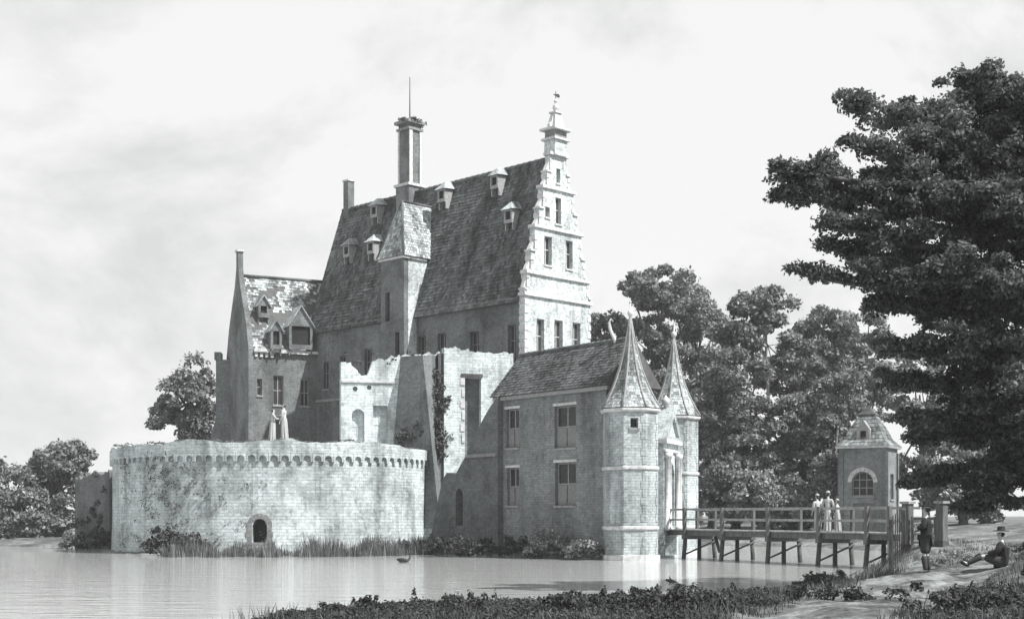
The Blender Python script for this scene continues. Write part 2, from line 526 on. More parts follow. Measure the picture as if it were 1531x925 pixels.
def path_material():
    m, t, b = new_mat('sandy_track')
    pos = N(t, 'ShaderNodeNewGeometry').outputs['Position']
    c = ramp(t, noise(t, pos, 0.9, 6, 0.7, 0.6), [(0.38, g(0.05)), (0.5, g(0.13)), (0.64, g(0.27))])
    c = mul(t, c, ramp(t, noise(t, pos, 7.0, 4, 0.7), [(0.35, g(0.65)), (0.6, g(1.1))]))
    c = mul(t, c, ramp(t, noise(t, pos, 1.1, 5, 0.7, 0.4, (2.2, 0.35, 1)), [(0.38, g(0.45)), (0.52, g(1.0)), (0.7, g(1.2))]))
    t.links.new(c, b.inputs['Base Color'])
    bmp = N(t, 'ShaderNodeBump'); bmp.inputs['Strength'].default_value = 0.7; bmp.inputs['Distance'].default_value = 0.06
    t.links.new(noise(t, pos, 6.0, 5, 0.7), bmp.inputs['Height']); t.links.new(bmp.outputs[0], b.inputs['Normal'])
    return m
PATH = [(1.5, 10, 1.2), (3.2, 18, 1.5), (5.2, 24, 1.5), (8.2, 30, 1.7), (11.8, 37.5, 2.0), (14.4, 46, 1.6), (16.8, 54, 1.1), (17.6, 58.5, 1.0), (19.5, 66, 1.2), (24, 80, 1.4), (27.5, 94, 1.5)]
def path_pts(n=130):
    P_ = np.array(PATH); t = np.linspace(0, len(P_) - 1, n)
    return np.stack([np.interp(t, np.arange(len(P_)), P_[:, k]) for k in range(3)], -1)
PP = path_pts()
def build_path():
    mb = MB(); rows = []
    for i, (x, y, wd) in enumerate(PP):
        a, b_ = PP[max(i - 1, 0)], PP[min(i + 1, len(PP) - 1)]
        d = np.array([b_[0] - a[0], b_[1] - a[1]]); d /= np.linalg.norm(d)
        row = []
        for k in np.linspace(-1, 1, 15):
            ww = wd * (1 + .3 * (float(vnoise(np.array([y * .8 + 30]), np.array([k * .6 + 9]), 8)[0]) - .5))
            qx, qy = x + d[1] * k * ww, y - d[0] * k * ww
            row.append((qx, qy, gz(qx, qy) + 0.05 - 0.09 * abs(k) ** 3))
        rows.append(mb.add(row))
    for a, b_ in zip(rows[:-1], rows[1:]):
        for k in range(14):
            mb.smooth.add(len(mb.f)); mb.f.append((a + k, a + k + 1, b_ + k + 1, b_ + k))
    o = mb.build('path', path_material(), None); o['kind'] = 'structure'
build_path()

# ------------------------------------------------------------------ leaf meshes
def quads_mesh(name, c, u, v_, mat, parent):
    """rhombic leaves: centres c, half axes u, v_ (n x 3 arrays)"""
    n = len(c)
    off = np.array(OFF[parent.name]) if parent is not None else np.zeros(3)
    co = np.empty((n, 4, 3), np.float32)
    co[:, 0] = c - u - off; co[:, 1] = c + v_ - off; co[:, 2] = c + u - off; co[:, 3] = c - v_ - off
    me = bpy.data.meshes.new(name)
    me.vertices.add(4 * n); me.vertices.foreach_set('co', co.reshape(-1))
    me.loops.add(4 * n); me.loops.foreach_set('vertex_index', np.arange(4 * n, dtype=np.int32))
    me.polygons.add(n); me.polygons.foreach_set('loop_start', np.arange(0, 4 * n, 4, dtype=np.int32))
    me.polygons.foreach_set('loop_total', np.full(n, 4, np.int32))
    me.update(calc_edges=True)
    me.materials.append(mat)
    o = bpy.data.objects.new(name, me); adopt(o, parent)
    return o
def unit(a):
    return a / np.maximum(np.linalg.norm(a, axis=-1, keepdims=True), 1e-9)
def foliage(name, blobs, size, mat, parent, rng, jit=0.7, flat=0.25):
    """blobs: (x, y, z, rx, ry, rz, n)"""
    cs, us, vs = [], [], []
    for (x, y, z, rx, ry, rz, n) in blobs:
        d = unit(rng.normal(size=(n, 3)))
        d[:, 2] = np.where(d[:, 2] < -0.3, -d[:, 2] * 0.6, d[:, 2])
        rad = rng.uniform(0.55, 1.0, (n, 1)) ** 0.6
        rad *= 1 + 0.25 * rng.normal(size=(n, 1)) * 0.6
        c = np.array([x, y, z]) + d * rad * np.array([rx, ry, rz])
        nn = unit(d + jit * rng.normal(size=(n, 3)) + np.array([0, 0, flat]))
        a = unit(np.cross(nn, rng.normal(size=(n, 3)))); b_ = np.cross(nn, a)
        s_ = size * rng.uniform(0.6, 1.35, (n, 1))
        cs.append(c); us.append(a * s_); vs.append(b_ * s_ * 0.55)
    return quads_mesh(name, np.concatenate(cs), np.concatenate(us), np.concatenate(vs), mat, parent)

def make_tree(name, label, base, crown, mat, rng, nb, nleaf, leaf, br, bark='bark', trunk_r=0.3, group='park trees behind the moat', sq=0.95, fork=0.45, cat='tree'):
    """crown: list of ellipsoids (cx,cy,cz,rx,ry,rz,weight) filled with nb leaf clumps of radius br"""
    t = thing(name, base, label, cat, group)
    wts = np.array([c[6] for c in crown], float); wts /= wts.sum()
    blobs = []
    for i in range(nb):
        cx, cy, cz, rx, ry, rz, _ = crown[rng.choice(len(crown), p=wts)]
        d = unit(rng.normal(size=3)); rr = rng.uniform(0.35, 1.0) ** 0.45
        p = np.array([cx + d[0] * rx * rr, cy + d[1] * ry * rr, cz + d[2] * rz * rr])
        r_ = br * rng.uniform(0.6, 1.25)
        blobs.append((*p, r_, r_, r_ * sq, int(nleaf * rng.uniform(.7, 1.3))))
    mbt = MB(); rnd = random.Random(int(rng.integers(1e6)))
    top = V(crown[0][:3]); b0 = V(base)
    h = top.z - b0.z
    k1 = b0.lerp(V((top.x, top.y, b0.z + h * fork)), 1.0) + V((rnd.uniform(-.2, .2), 0, 0))
    k1 = V((b0.x + (top.x - b0.x) * .35, b0.y + (top.y - b0.y) * .35, b0.z + h * fork))
    mbt.tube([b0 + V((0, 0, -.3)), b0 + V((0, 0, .4)), b0.lerp(k1, .5) + V((rnd.uniform(-.1, .1) * h * .1, 0, 0)), k1, top],
             [trunk_r * 1.5, trunk_r * 1.05, trunk_r * .9, trunk_r * .8, trunk_r * .2], 8, jit=.08, rnd=rnd)
    for q in rng.choice(len(blobs), size=min(26, len(blobs)), replace=False):
        e = V(blobs[q][:3]); s0 = k1.lerp(top, rnd.uniform(0, .7))
        mid = s0.lerp(e, .5) + V((rnd.uniform(-.3, .3), rnd.uniform(-.3, .3), rnd.uniform(0, .5)))
        mbt.tube([s0, mid, e], [trunk_r * .42, trunk_r * .25, trunk_r * .08], 5, cap=False, rnd=rnd)
    mbt.build('trunk', M[bark], t)
    foliage('crown', blobs, leaf, mat, t, rng, 1.1)
    return t

# ------------------------------------------------------------------ building pieces
def rect(a0, a1, b0, b1):
    return [(a0, b0), (a1, b0), (a1, b1), (a0, b1)]
def arch(a0, a1, b0, b1, n=8):
    r = (a1 - a0) / 2; c = (a0 + a1) / 2
    return [(a0, b0), (a1, b0)] + [(c + r * math.cos(t), b1 - r + r * math.sin(t)) for t in np.linspace(0, math.pi, n)]
def pointed(a0, a1, b0, b1, n=5):
    c = (a0 + a1) / 2; w_ = a1 - a0; hb = b1 - w_ * .8
    L = [(a0, b0), (a1, b0)]
    for t in np.linspace(0, 1, n): L.append((a1 - (a1 - c) * t ** 1.6, hb + (b1 - hb) * t ** .8))
    for t in np.linspace(1, 0, n)[1:]: L.append((a0 + (c - a0) * t ** 1.6, hb + (b1 - hb) * t ** .8))
    return L
def window(parent, fr, a0, a1, b0, b1, depth=0.22, nv=1, nh=1, bar=0.07, fm='frame', shape='rect', shutters=False, split=0.5, sill=True, pane='glass'):
    """a framed window in an opening; panes and shutters are its sub-parts"""
    mb = MB()
    outer = rect(a0 + .01, a1 - .01, b0 + .01, b1 - .01) if shape == 'rect' else arch(a0 + .01, a1 - .01, b0 + .01, b1 - .01)
    inner = rect(a0 + bar, a1 - bar, b0 + bar, b1 - bar) if shape == 'rect' else arch(a0 + bar, a1 - bar, b0 + bar, b1 - bar)
    mb.slab(fr, outer, [inner], -depth - .08, -depth)
    top = b1 - bar if shape == 'rect' else b1 - (a1 - a0) * .3
    for i in range(1, nv + 1):
        a = a0 + (a1 - a0) * i / (nv + 1)
        mb.box(fr, a - bar * .45, a + bar * .45, b0 + bar, (b1 - bar), -depth - .075, -depth - .006)
    for i in range(1, nh + 1):
        b = b0 + (b1 - b0) * (split if nh == 1 else i / (nh + 1))
        mb.box(fr, a0 + bar, a1 - bar, b - bar * .45, b + bar * .45, -depth - .072, -depth - .009)
    if sill:
        mb.box(fr, a0 - .06, a1 + .06, b0 - .12, b0 - .004, -.1, .08)
    wo = mb.build('window', M[fm], parent)
    pm = MB(); pm.slab(fr, inner, (), -depth - .06, -depth - .035)
    pm.build('pane', M[pane], wo)
    if shutters:
        bs = b0 + (b1 - b0) * split
        for k in range(nv + 1):
            q0 = a0 + (a1 - a0) * k / (nv + 1); q1 = a0 + (a1 - a0) * (k + 1) / (nv + 1)
            s_ = MB(); s_.box(fr, q0 + .05, q1 - .05, b0 + .05, bs - .06, -depth - .005, -depth + .045)
            for z_ in (.2, .75):
                zz = b0 + (bs - b0) * z_
                s_.box(fr, q0 + .07, q1 - .07, zz - .04, zz + .04, -depth + .046, -depth + .07)
            s_.build('shutter', M['shutter'], wo)
    return wo

def octa_tower(name, label, c, rad, z_eave, z_apex, group, win_face=None, rot=0.0, slits=()):
    """octagonal brick gate tower with a concave spire"""
    t = thing(name, (c[0], c[1], -0.6), label, 'tower', group)
    n = 8
    ang = [rot + math.pi / 8 * 0 + 2 * math.pi * k / n for k in range(n)]
    pts = [V((c[0] + rad * math.cos(a), c[1] + rad * math.sin(a), 0)) for a in ang]
    mb = MB()
    frs = []
    for k in range(n):
        p, q = pts[k], pts[(k + 1) % n]
        ex = q - p; nn = V((p.x + q.x - 2 * c[0], p.y + q.y - 2 * c[1], 0))
        fr = Fr(p, ex, nn); frs.append((fr, ex.length))
        L = ex.length
        holes = []
        for (fk, hw, b0, b1, sh) in (win_face or []):
            if fk == k:
                holes.append(rect(L / 2 - hw, L / 2 + hw, b0, b1) if sh == 'rect' else arch(L / 2 - hw, L / 2 + hw, b0, b1))
        if not holes:
            mb.face([fr.p(0, -.6), fr.p(L, -.6), fr.p(L, z_eave), fr.p(0, z_eave)])
        else:
            loops = [rect(0, L, -.6, z_eave)] + holes
            flat = [x for l in loops for x in l]
            kf = mb.add([fr.p(a, b) for a, b in flat])
            for tri in tessellate_polygon([[V((a, b, 0)) for a, b in l] for l in loops]):
                mb.f.append(tuple(kf + i for i in tri))
            for h in holes:
                for i in range(len(h)):
                    (a, b), (a2, b2) = h[i], h[(i + 1) % len(h)]
                    mb.face([fr.p(a, b), fr.p(a2, b2), fr.p(a2, b2, -.35), fr.p(a, b, -.35)])
    wall = mb.build('wall', M['tower'], t)
    for (fk, hw, b0, b1, sh) in (win_face or []):
        fr, L = frs[fk]
        window(t, fr, L / 2 - hw, L / 2 + hw, b0, b1, .2, 0, 1 if b1 - b0 > .8 else 0, .05, shape=sh, sill=True)
    # stone string courses and plinth, each a part
    def band(z0, z1, ex, nm, mat='stone'):
        b = MB(); b.lathe((c[0], c[1], 0), [(z0, rad + ex * .6), (z0 + (z1 - z0) * .35, rad + ex), (z1 - .02, rad + ex), (z1, rad + .01)], 8, rot, False)
        b.build(nm, M[mat], t)
    band(1.55, 1.75, .09, 'string_course'); band(4.62, 4.8, .09, 'string_course')
    band(z_eave - .22, z_eave - .02, .16, 'eaves_cornice'); band(-.5, .28, .14, 'plinth')
    # corner strips of dressed stone
    for k in range(n):
        a = ang[k]
        fr = Fr(pts[k], V((-math.sin(a), math.cos(a), 0)), V((math.cos(a), math.sin(a), 0)))
        b = MB()
        z = .3; odd = 0
        while z < z_eave - .4:
            h = .42
            if not (1.4 < z + h and z < 1.78) and not (4.5 < z + h and z < 4.83):
                w_ = .13 if odd else .2
                for s_ in (-1, 1):
                    d = V((math.cos(a + s_ * (math.pi / 2 + math.pi / 8)), math.sin(a + s_ * (math.pi / 2 + math.pi / 8)), 0))
                    o_ = V((math.cos(a + s_ * math.pi / 8), math.sin(a + s_ * math.pi / 8), 0))
                    p = pts[k]
                    base = [p + o_ * .025, p + d * w_ + o_ * .025, p + d * w_ - o_ * .05, p - o_ * .05]
                    b.hexa([V((q.x, q.y, z)) for q in base] + [V((q.x, q.y, z + h - .02)) for q in base])
            z += h; odd ^= 1
        b.build('corner_stones', M['tower'], t)['kind'] = 'stuff'
    # concave spire
    H = z_apex - z_eave
    prof = [(0, 1.08), (.1, .88), (.2, .71), (.3, .57), (.42, .42), (.55, .3), (.7, .18), (.85, .09), (1.0, .025)]
    sp = MB(); sp.lathe((c[0], c[1], z_eave), [(q * H, r * rad) for q, r in prof], 8, rot, False)
    spo = sp.build('spire', M['roofbase'], t)
    tl = MB(); rnd = random.Random(7)
    for k in range(n):
        for (q0, r0), (q1, r1) in zip(prof[:-2], prof[1:-1]):
            def pt(q, r, kk):
                return (c[0] + r * rad * math.cos(ang[kk % n]), c[1] + r * rad * math.sin(ang[kk % n]), z_eave + q * H + .004)
            tl.tiles(pt(q0, r0, k), pt(q0, r0, k + 1), pt(q1, r1, k + 1), pt(q1, r1, k), .15, .16, .025, rnd)
    tl.build('spire_tiles', M['paletile'], spo, recalc=False)['kind'] = 'stuff'
    for k in range(n):
        hp = MB(); hp.tube([(c[0] + r * rad * 1.02 * math.cos(ang[k]), c[1] + r * rad * 1.02 * math.sin(ang[k]), z_eave + q * H + .03) for q, r in prof], [.055] * 8 + [.02], 5)
        hp.build('hip_ridge', M['frame'], spo)
    fi = MB(); fi.lathe((c[0], c[1], z_apex - .12), [(0, .05), (.12, .09), (.2, .15), (.3, .16), (.4, .12), (.46, .04), (.95, .02), (1.0, .005)], 10)
    fi.build('finial', M['stone'], t)
    return t, frs

# ------------------------------------------------------------------ great hall
C0 = V((0.96, 92.0, 0)); U = V((-.7071, .7071, 0)); W_ = V((.7071, .7071, 0))
LEN, WID, EAVE, RIDGE = 23.8, 6.3, 17.0, 26.9
H0 = 2.0
hall = thing('great_hall', C0 + U * 12 + W_ * 3.1, 'tall great hall with steep tiled roof and pale stepped gable, highest of the castle', 'castle hall')
ff = Fr(C0, U, -W_)              # long facade: a runs away from the near corner
gf = Fr(C0, W_, -U)              # stepped gable: a runs away from the near corner
# facade with openings (a measured from the gable corner)
fwin = [(1.0, 1.75, 12.6, 15.2), (4.6, 5.5, 12.9, 15.1), (8.0, 8.9, 12.7, 15.3), (10.2, 11.0, 12.7, 15.3), (16.3, 17.2, 12.5, 14.9), (19.4, 20.2, 12.3, 14.6), (21.6, 22.3, 12.2, 14.3)]
mb = MB(); mb.slab(ff, rect(.5, LEN, H0, EAVE), [rect(a0, a1, b0, b1) for a0, a1, b0, b1 in fwin], -.5, 0)
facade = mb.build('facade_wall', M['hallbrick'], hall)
for a0, a1, b0, b1 in fwin:
    window(hall, ff, a0, a1, b0, b1, .25, 1, 1, .06, 'greystone', split=.6)
mb = MB(); mb.box(ff, .52, LEN, EAVE - .28, EAVE - .02, .002, .26); mb.build('eaves_cornice', M['greystone'], hall)
mb = MB(); mb.box(ff, .52, LEN, 11.2, 11.4, .002, .1); mb.build('string_course', M['greystone'], hall)
bk = Fr(C0 + W_ * WID, U, W_)
mb = MB(); mb.slab(bk, rect(.5, LEN, H0, EAVE), (), -.5, 0); mb.build('rear_wall', M['hallbrick'], hall)
# stepped gable
hw = WID / 2
STEPS = [(17.45, 3.3), (18.7, 3.08), (20.1, 2.72), (21.7, 2.32), (23.1, 1.9), (24.5, 1.52), (25.7, 1.14), (26.9, .8)]
outl = [(-.15, H0), (WID + .15, H0)]
prev = 3.3
Lr = []
for zt, hwid in STEPS:
    Lr.append((hwid, zt))
pr = []
zb = 17.0
for hwid_zt in Lr:
    hwid, zt = hwid_zt
    pr += [(hw + hwid, zb), (hw + hwid, zt)]
    zb = zt
# remove first since the base is the same width
outl = [(hw - 3.3, H0), (hw + 3.3, H0)] + pr[1:]
outl += [(2 * hw - a, b) for a, b in reversed(pr[1:])]
gw = [(1.0, 1.75, 13.1, 15.6), (2.75, 3.6, 13.2, 15.7), (4.6, 5.4, 13.2, 15.7), (1.75, 2.5, 19.35, 21.3), (3.9, 4.6, 19.35, 21.3), (2.85, 3.45, 22.3, 24.1), (1.85, 2.3, 22.6, 23.3), (2.95, 3.35, 25.1, 26.1)]
mb = MB(); mb.slab(gf, outl, [rect(*q) for q in gw], -.5, 0)
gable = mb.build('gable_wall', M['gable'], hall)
for q in gw:
    window(hall, gf, *q, .25, 1 if q[1] - q[0] > .6 else 0, 1, .06, 'stone', split=.55)
for z0, hwid in ((17.05, 3.3), (18.55, 3.1), (21.75, 2.34), (24.55, 1.54), (26.92, .82)):
    mb = MB(); mb.box(gf, hw - hwid - .14, hw + hwid + .14, z0, z0 + .2, -.52, .15)
    mb.build('cornice', M['stone'], hall)
# coping stones, volutes and quoins on every step
for i in range(len(STEPS) - 1):
    zt, hwid = STEPS[i]; nx = STEPS[i + 1][1]
    for s_ in (-1, 1):
        a_out, a_in = hw + s_ * hwid, hw + s_ * nx
        mb = MB()
        lo, hi = min(a_out, a_in), max(a_out, a_in)
        mb.box(gf, lo - .05, hi + .05, zt + .003, zt + .13, -.56, .1)
        if abs(zt - 18.7) > .1 and abs(zt - 21.7) > .1 and abs(zt - 24.5) > .1 and abs(zt - 17.45) > .01:
            pass
        mb.build('step_coping', M['stone'], hall)
        mb = MB()
        vol = []
        w2 = hwid - nx
        for t_ in np.linspace(0, 1, 7):
            vol.append((w2 * (1 - t_) ** 1.6 + .03, .13 + .75 * t_ ** .8 * min(1.0, STEPS[i + 1][0] - zt)))
        poly = [(a_in, zt + .13)] + [(a_in + s_ * x_, zt + y_) for x_, y_ in vol] + [(a_in, zt + vol[-1][1])]
        mb.slab(gf, poly, (), -.4, -.1)
        mb.build('volute', M['stone'], hall)
    for s_ in (-1, 1):
        zq = (STEPS[i - 1][0] if i else 17.3) + .18
        while zq + .34 < zt:
            mb = MB(); a = hw + s_ * hwid
            mb.box(gf, a - .22 if s_ > 0 else a - .03, a + .03 if s_ > 0 else a + .22, zq, zq + .3, -.53, .04)
            mb.build('quoin', M['stone'], hall); zq += .62
for k in range(13):
    for s_ in (0, 1):
        zq = 9.5 + k * .58; a = -.15 if s_ == 0 else WID + .15
        mb = MB(); wq = .34 if k % 2 else .24
        mb.box(gf, a - .03 if s_ == 0 else a - wq, a + wq if s_ == 0 else a + .03, zq, zq + .34, -.53, .04)
        mb.build('quoin', M['stone'], hall)
mb = MB(); mb.box(gf, hw - 3.32, hw + 3.32, 12.72, 12.86, .002, .06); mb.build('sill_band', M['stone'], hall)
# pinnacle on the gable
gc = gf.p(hw, 0, -.25)
pin = MB()
pf = Fr(gf.p(hw, 0, -.25), W_, -U)
pin.box(pf, -.62, .62, 26.95, 28.004, -.5, .5)
pino = pin.build('pinnacle', M['gable'], hall)
def psub(nm, f, mat='stone'):
    b = MB(); f(b); return b.build(nm, M[mat], pino)
psub('pinnacle_cornice', lambda b: b.box(pf, -.78, .78, 28.004, 28.154, -.66, .66))
psub('pinnacle_drum', lambda b: b.box(pf, -.58, .58, 28.154, 28.684, -.48, .48), 'greystone')
psub('pinnacle_cornice', lambda b: b.box(pf, -.86, .86, 28.684, 28.834, -.74, .74))
psub('pinnacle_obelisk', lambda b: b.hexa([pf.p(x, 28.834, y) for x, y in ((-.5, .42), (.5, .42), (.5, -.42), (-.5, -.42))] + [pf.p(x, 29.908, y) for x, y in ((-.26, .22), (.26, .22), (.26, -.22), (-.26, -.22))]))
for s_ in (-1, 1):
    psub('pinnacle_scroll', lambda b: b.slab(pf, [(s_ * .5, 28.840), (s_ * .72, 28.854), (s_ * .7, 29.092), (s_ * .52, 29.262), (s_ * .44, 29.636), (s_ * .36, 29.636)], (), -.12, .12))
psub('pinnacle_cap', lambda b: b.box(pf, -.36, .36, 29.908, 30.010, -.32, .32))
psub('pinnacle_urn', lambda b: b.lathe((gc.x, gc.y, 30.010), [(0, .18), (.1, .1), (.2, .2), (.38, .22), (.52, .14), (.65, .06), (.7, .11), (.78, .13), (.87, .08), (.93, .02)], 12))
psub('weather_vane', lambda b: (b.tube([(gc.x, gc.y, 30.928), (gc.x, gc.y, 31.472)], .025, 6), b.slab(pf, [(.02, 31.132), (.3, 31.064), (.42, 31.200), (.3, 31.336), (.02, 31.282)], (), -.015, .015), b.slab(pf, [(-.02, 31.132), (-.26, 31.200), (-.02, 31.268)], (), -.015, .015)), 'iron')
# far gable
lf = Fr(C0 + U * LEN, W_, U)
mb = MB(); mb.slab(lf, [(.502, H0), (WID - .502, H0), (WID - .502, EAVE), (hw, RIDGE - 1.2), (.502, EAVE)], (), -.5, -.003); mb.build('far_gable_wall', M['hallbrick'], hall)
# main roof
def rp(a, off, z):   # a along the facade, off across
    q = C0 + U * a + W_ * off
    return V((q.x, q.y, z))
slope = (RIDGE - EAVE) / hw
eo = .32
A, B = rp(.5, -eo, EAVE - eo * slope * .35), rp(LEN + .2, -eo, EAVE - eo * slope * .35)
Cc, Dd = rp(LEN + .2, hw, RIDGE), rp(.5, hw, RIDGE)
A2, B2 = rp(.5, WID + eo, EAVE - eo * slope * .35), rp(LEN + .2, WID + eo, EAVE - eo * slope * .35)
mb = MB()
k = mb.add([A, B, Cc, Dd, A2, B2])
mb.f += [(k, k + 1, k + 2, k + 3), (k + 4, k + 3, k + 2, k + 5), (k, k + 3, k + 4), (k + 1, k + 5, k + 2), (k, k + 4, k + 5, k + 1)]
roof = mb.build('roof', M['roofbase'], hall)
mb = MB(); rnd = random.Random(3)
mb.tiles(A, B, Cc, Dd, .24, .27, .045, rnd, lost=.86); mb.tiles(A2, B2, Cc, Dd, .45, .5, .05, rnd)
mb.build('roof_tiles', M['tile'], roof, recalc=False)['kind'] = 'stuff'
for i in range(40):
    a = .5 + i * (LEN - .4) / 40
    mb = MB(); mb.tube([rp(a, hw, RIDGE + .03), rp(a + (LEN - .4) / 40 - .03, hw, RIDGE + .05)], [.15, .17], 6)
    mb.build('ridge_tile', M['tile'], roof)
def roof_off(z): return (z - EAVE) / slope
# roof dormers
def dormer(a, z, w_=.78, h=.82, lit=True):
    off = roof_off(z); dp = .55
    o = rp(a, off - .12, z)
    fr = Fr(o, U, -W_)
    mb = MB()
    # side cheeks and front with an opening
    mb.slab(fr, rect(-w_ / 2, w_ / 2, -.1, h), [rect(-w_ / 2 + .13, w_ / 2 - .13, .14, h - .1)], dp - .12, dp)
    for s_ in (-1, 1):
        mb.box(fr, s_ * w_ / 2 - (.1 if s_ > 0 else 0), s_ * w_ / 2 + (.1 if s_ < 0 else 0), -.6, h, -.35, dp - .123)
    d = mb.build('dormer', M['frame'], hall)
    pm = MB(); pm.slab(fr, rect(-w_ / 2 + .12, w_ / 2 - .12, .2, h - .1), (), dp - .2, dp - .15); pm.build('pane', M['void'], d)
    rm = MB()
    e = .18
    f = [fr.p(-w_ / 2 - e, h, dp + e), fr.p(w_ / 2 + e, h, dp + e), fr.p(w_ / 2 + e, h + .1, -.5), fr.p(-w_ / 2 - e, h + .1, -.5)]
    t1, t2 = fr.p(0, h + .62, dp * .35), fr.p(0, h + .75, -.6)
    k = rm.add(f + [t1, t2])
    rm.f += [(k, k + 1, k + 4), (k + 1, k + 2, k + 5, k + 4), (k + 2, k + 3, k + 5), (k + 3, k, k + 4, k + 5), (k, k + 3, k + 2, k + 1)]
    rm.build('dormer_roof', M['paletile'], d)
def roof_hit(px, py):
    nrm = (B - A).cross(Dd - A); d_ = V(((px - PX0) / F, 1, (PY0 - py) / F)); c_ = V((0, 0, EYE))
    q = c_ + d_ * ((A - c_).dot(nrm) / d_.dot(nrm))
    return (q - C0).dot(U), q.z
for px, py in ((768, 333), (748, 282), (669, 302), (562, 379), (526, 384), (568, 325)):
    dormer(*roof_hit(px, py))
# stair tower on the facade with a hipped roof running back into the main roof
a0, a1, pj, te, tr_ = 11.2, 13.8, 1.2, 20.9, 25.3
mb = MB()
mb.slab(Fr(C0 - W_ * pj, U, -W_), rect(a0, a1, H0, te), [rect(11.7, 12.2, 13.0, 15.6), rect(12.8, 13.3, 16.5, 18.6)], -.4, 0)
st = mb.build('stair_tower', M['hallbrick'], hall)
sf = Fr(C0 - W_ * pj, U, -W_)
for q in ((11.7, 12.2, 13.0, 15.6), (12.8, 13.3, 16.5, 18.6)):
    pm = MB(); pm.slab(sf, rect(*q), (), -.38, -.3); pm.build('pane', M['glass'], st)
def sp_(a, off, z): return rp(a, off, z)
for s_, aa in ((-1, a0), (1, a1)):
    mb = MB()
    fr = Fr(C0 + U * aa - W_ * pj, W_, U * s_)
    o1 = roof_off(te)
    mb.slab(fr, [(.402, H0), (pj + .3, H0), (pj + o1 + .35, te), (.402, te)], (), -.35, 0)
    mb.build('stair_tower_cheek', M['gable' if s_ < 0 else 'hallbrick'], st)  # sunlit cheek coloured paler, shaded cheek darker
mb = MB(); mb.box(sf, a0 - .14, a1 + .14, te - .002 + .004, te + .16, -pj - .9, .14); mb.build('stair_tower_cornice', M['stone'], st)
am = (a0 + a1) / 2; ov = .22
te2 = te + .17
e1, e2 = sp_(a0 - ov, -pj - ov, te2), sp_(a1 + ov, -pj - ov, te2)
o_e = roof_off(te) + .3; o_r = roof_off(tr_) + .2
e3, e4 = sp_(a1 + ov, o_e, te2), sp_(a0 - ov, o_e, te2)
r1, r2 = sp_(am, -pj + .95, tr_), sp_(am, o_r, tr_)
mb = MB(); k = mb.add([e1, e2, e3, e4, r1, r2])
mb.f += [(k, k + 1, k + 4), (k + 1, k + 2, k + 5, k + 4), (k + 3, k, k + 4, k + 5), (k + 2, k + 3, k + 5), (k, k + 3, k + 2, k + 1)]
sr = mb.build('stair_tower_roof', M['roofbase'], st)
sr_parent = st
mb = MB(); rnd = random.Random(4)
mb.tiles(e1, e4, r2, r1, .22, .24, .035, rnd); mb.tiles(e2, e3, r2, r1, .22, .24, .035, rnd); mb.tiles(e1, e2, r1, r1, .22, .24, .035, rnd)
mb.build('stair_tower_tiles', M['paletile'], st, recalc=False)['kind'] = 'stuff'
for p, q in ((e1, r1), (e2, r1), (r1, r2)):
    mb = MB(); mb.tube([p + V((0, 0, .04)), q + V((0, 0, .05))], .09, 6); mb.build('hip_ridge', M['tile'], st)
# great square chimney with panelled shaft
cc = rp(15.6, hw, 0)
def chim(nm, base, w_, z0, z1, parts=True, mat='gable'):
    fr = Fr(base, U, -W_)
    mb = MB(); h_ = w_ / 2
    mb.box(fr, -h_, h_, z0, z1, -h_, h_)
    c = mb.build(nm, M[mat], hall)
    return c, fr, h_
ch, cf, h_ = chim('chimney', cc, 1.22, 27.6, 32.2, mat='brick')
b = MB(); b.box(cf, -.76, .76, 25.2, 27.4, -.76, .76); b.build('chimney_base', M['brick'], ch)
b = MB(); b.box(cf, -.88, .88, 27.4, 27.6, -.88, .88); b.build('chimney_cornice', M['stone'], ch)
for nn, exx, xx in ((-W_, U, ((.45, .61),)), (-U, W_, ((-.61, -.3), (.42, .61)))):
    f2 = Fr(cc, exx, nn)
    for x0, x1 in xx:
        b = MB(); b.box(f2, x0 + .002, x1 - .002, 27.62, 31.7, .612, .69); b.build('chimney_rib', M['stone'], ch)
b = MB(); b.box(cf, -.74, .74, 31.7, 31.88, -.74, .74); b.build('chimney_cornice', M['greystone'], ch)
b = MB(); b.box(cf, -.86, .86, 32.2, 32.42, -.86, .86); b.build('chimney_cap', M['greystone'], ch)
b = MB(); b.tube([(cc.x, cc.y, 32.6), (cc.x, cc.y, 35.9)], [.05, .03], 6); b.build('lightning_rod', M['iron'], ch)
rng = np.random.default_rng(5)
foliage('chimney_weeds', [(cc.x + rng.uniform(-1.0, .9), cc.y + rng.uniform(-.7, .7), 32.42 + rng.uniform(-.15, .15), .36, .36, .24, 60) for _ in range(16)], .1, M['ivy'], ch, rng)
ch2, cf2, _ = chim('chimney', rp(LEN - .55, hw + .1, 0), .62, 25.0, 29.2, mat='brick')
b = MB(); b.box(cf2, -.38, .38, 29.2, 29.32, -.38, .38); b.build('chimney_cap', M['stone'], ch2)

# ------------------------------------------------------------------ wing with the lit roof, left of the hall
WO = V((-20.4, 106.0, 0)); WE = V((.9, .436, 0)).normalized(); WN = V((WE.y, -WE.x, 0))   # front normal
wing = thing('wing_house', WO + WE * 3 - WN * 3.4, 'smaller brick wing with sunlit tiled roof and tall narrow gable, left of the great hall', 'house')
wf = Fr(WO, WE, WN)
WLEN, WW, WEAVE, WRIDGE = 5.6, 6.6, 15.2, 21.3
wwin = [(2.0, 2.8, 10.9, 13.2), (4.2, 4.9, 10.9, 13.0), (.7, 1.1, 11.6, 12.9)]
mb = MB(); mb.slab(wf, rect(.4, WLEN, H0, WEAVE), [rect(*q) for q in wwin], -.4, 0); mb.build('front_wall', M['hallbrick'], wing)  # darker brick stands in for the shadow lying on this wall
for q in wwin: window(wing, wf, *q, .2, 1 if q[1] - q[0] > .6 else 0, 1, .07)
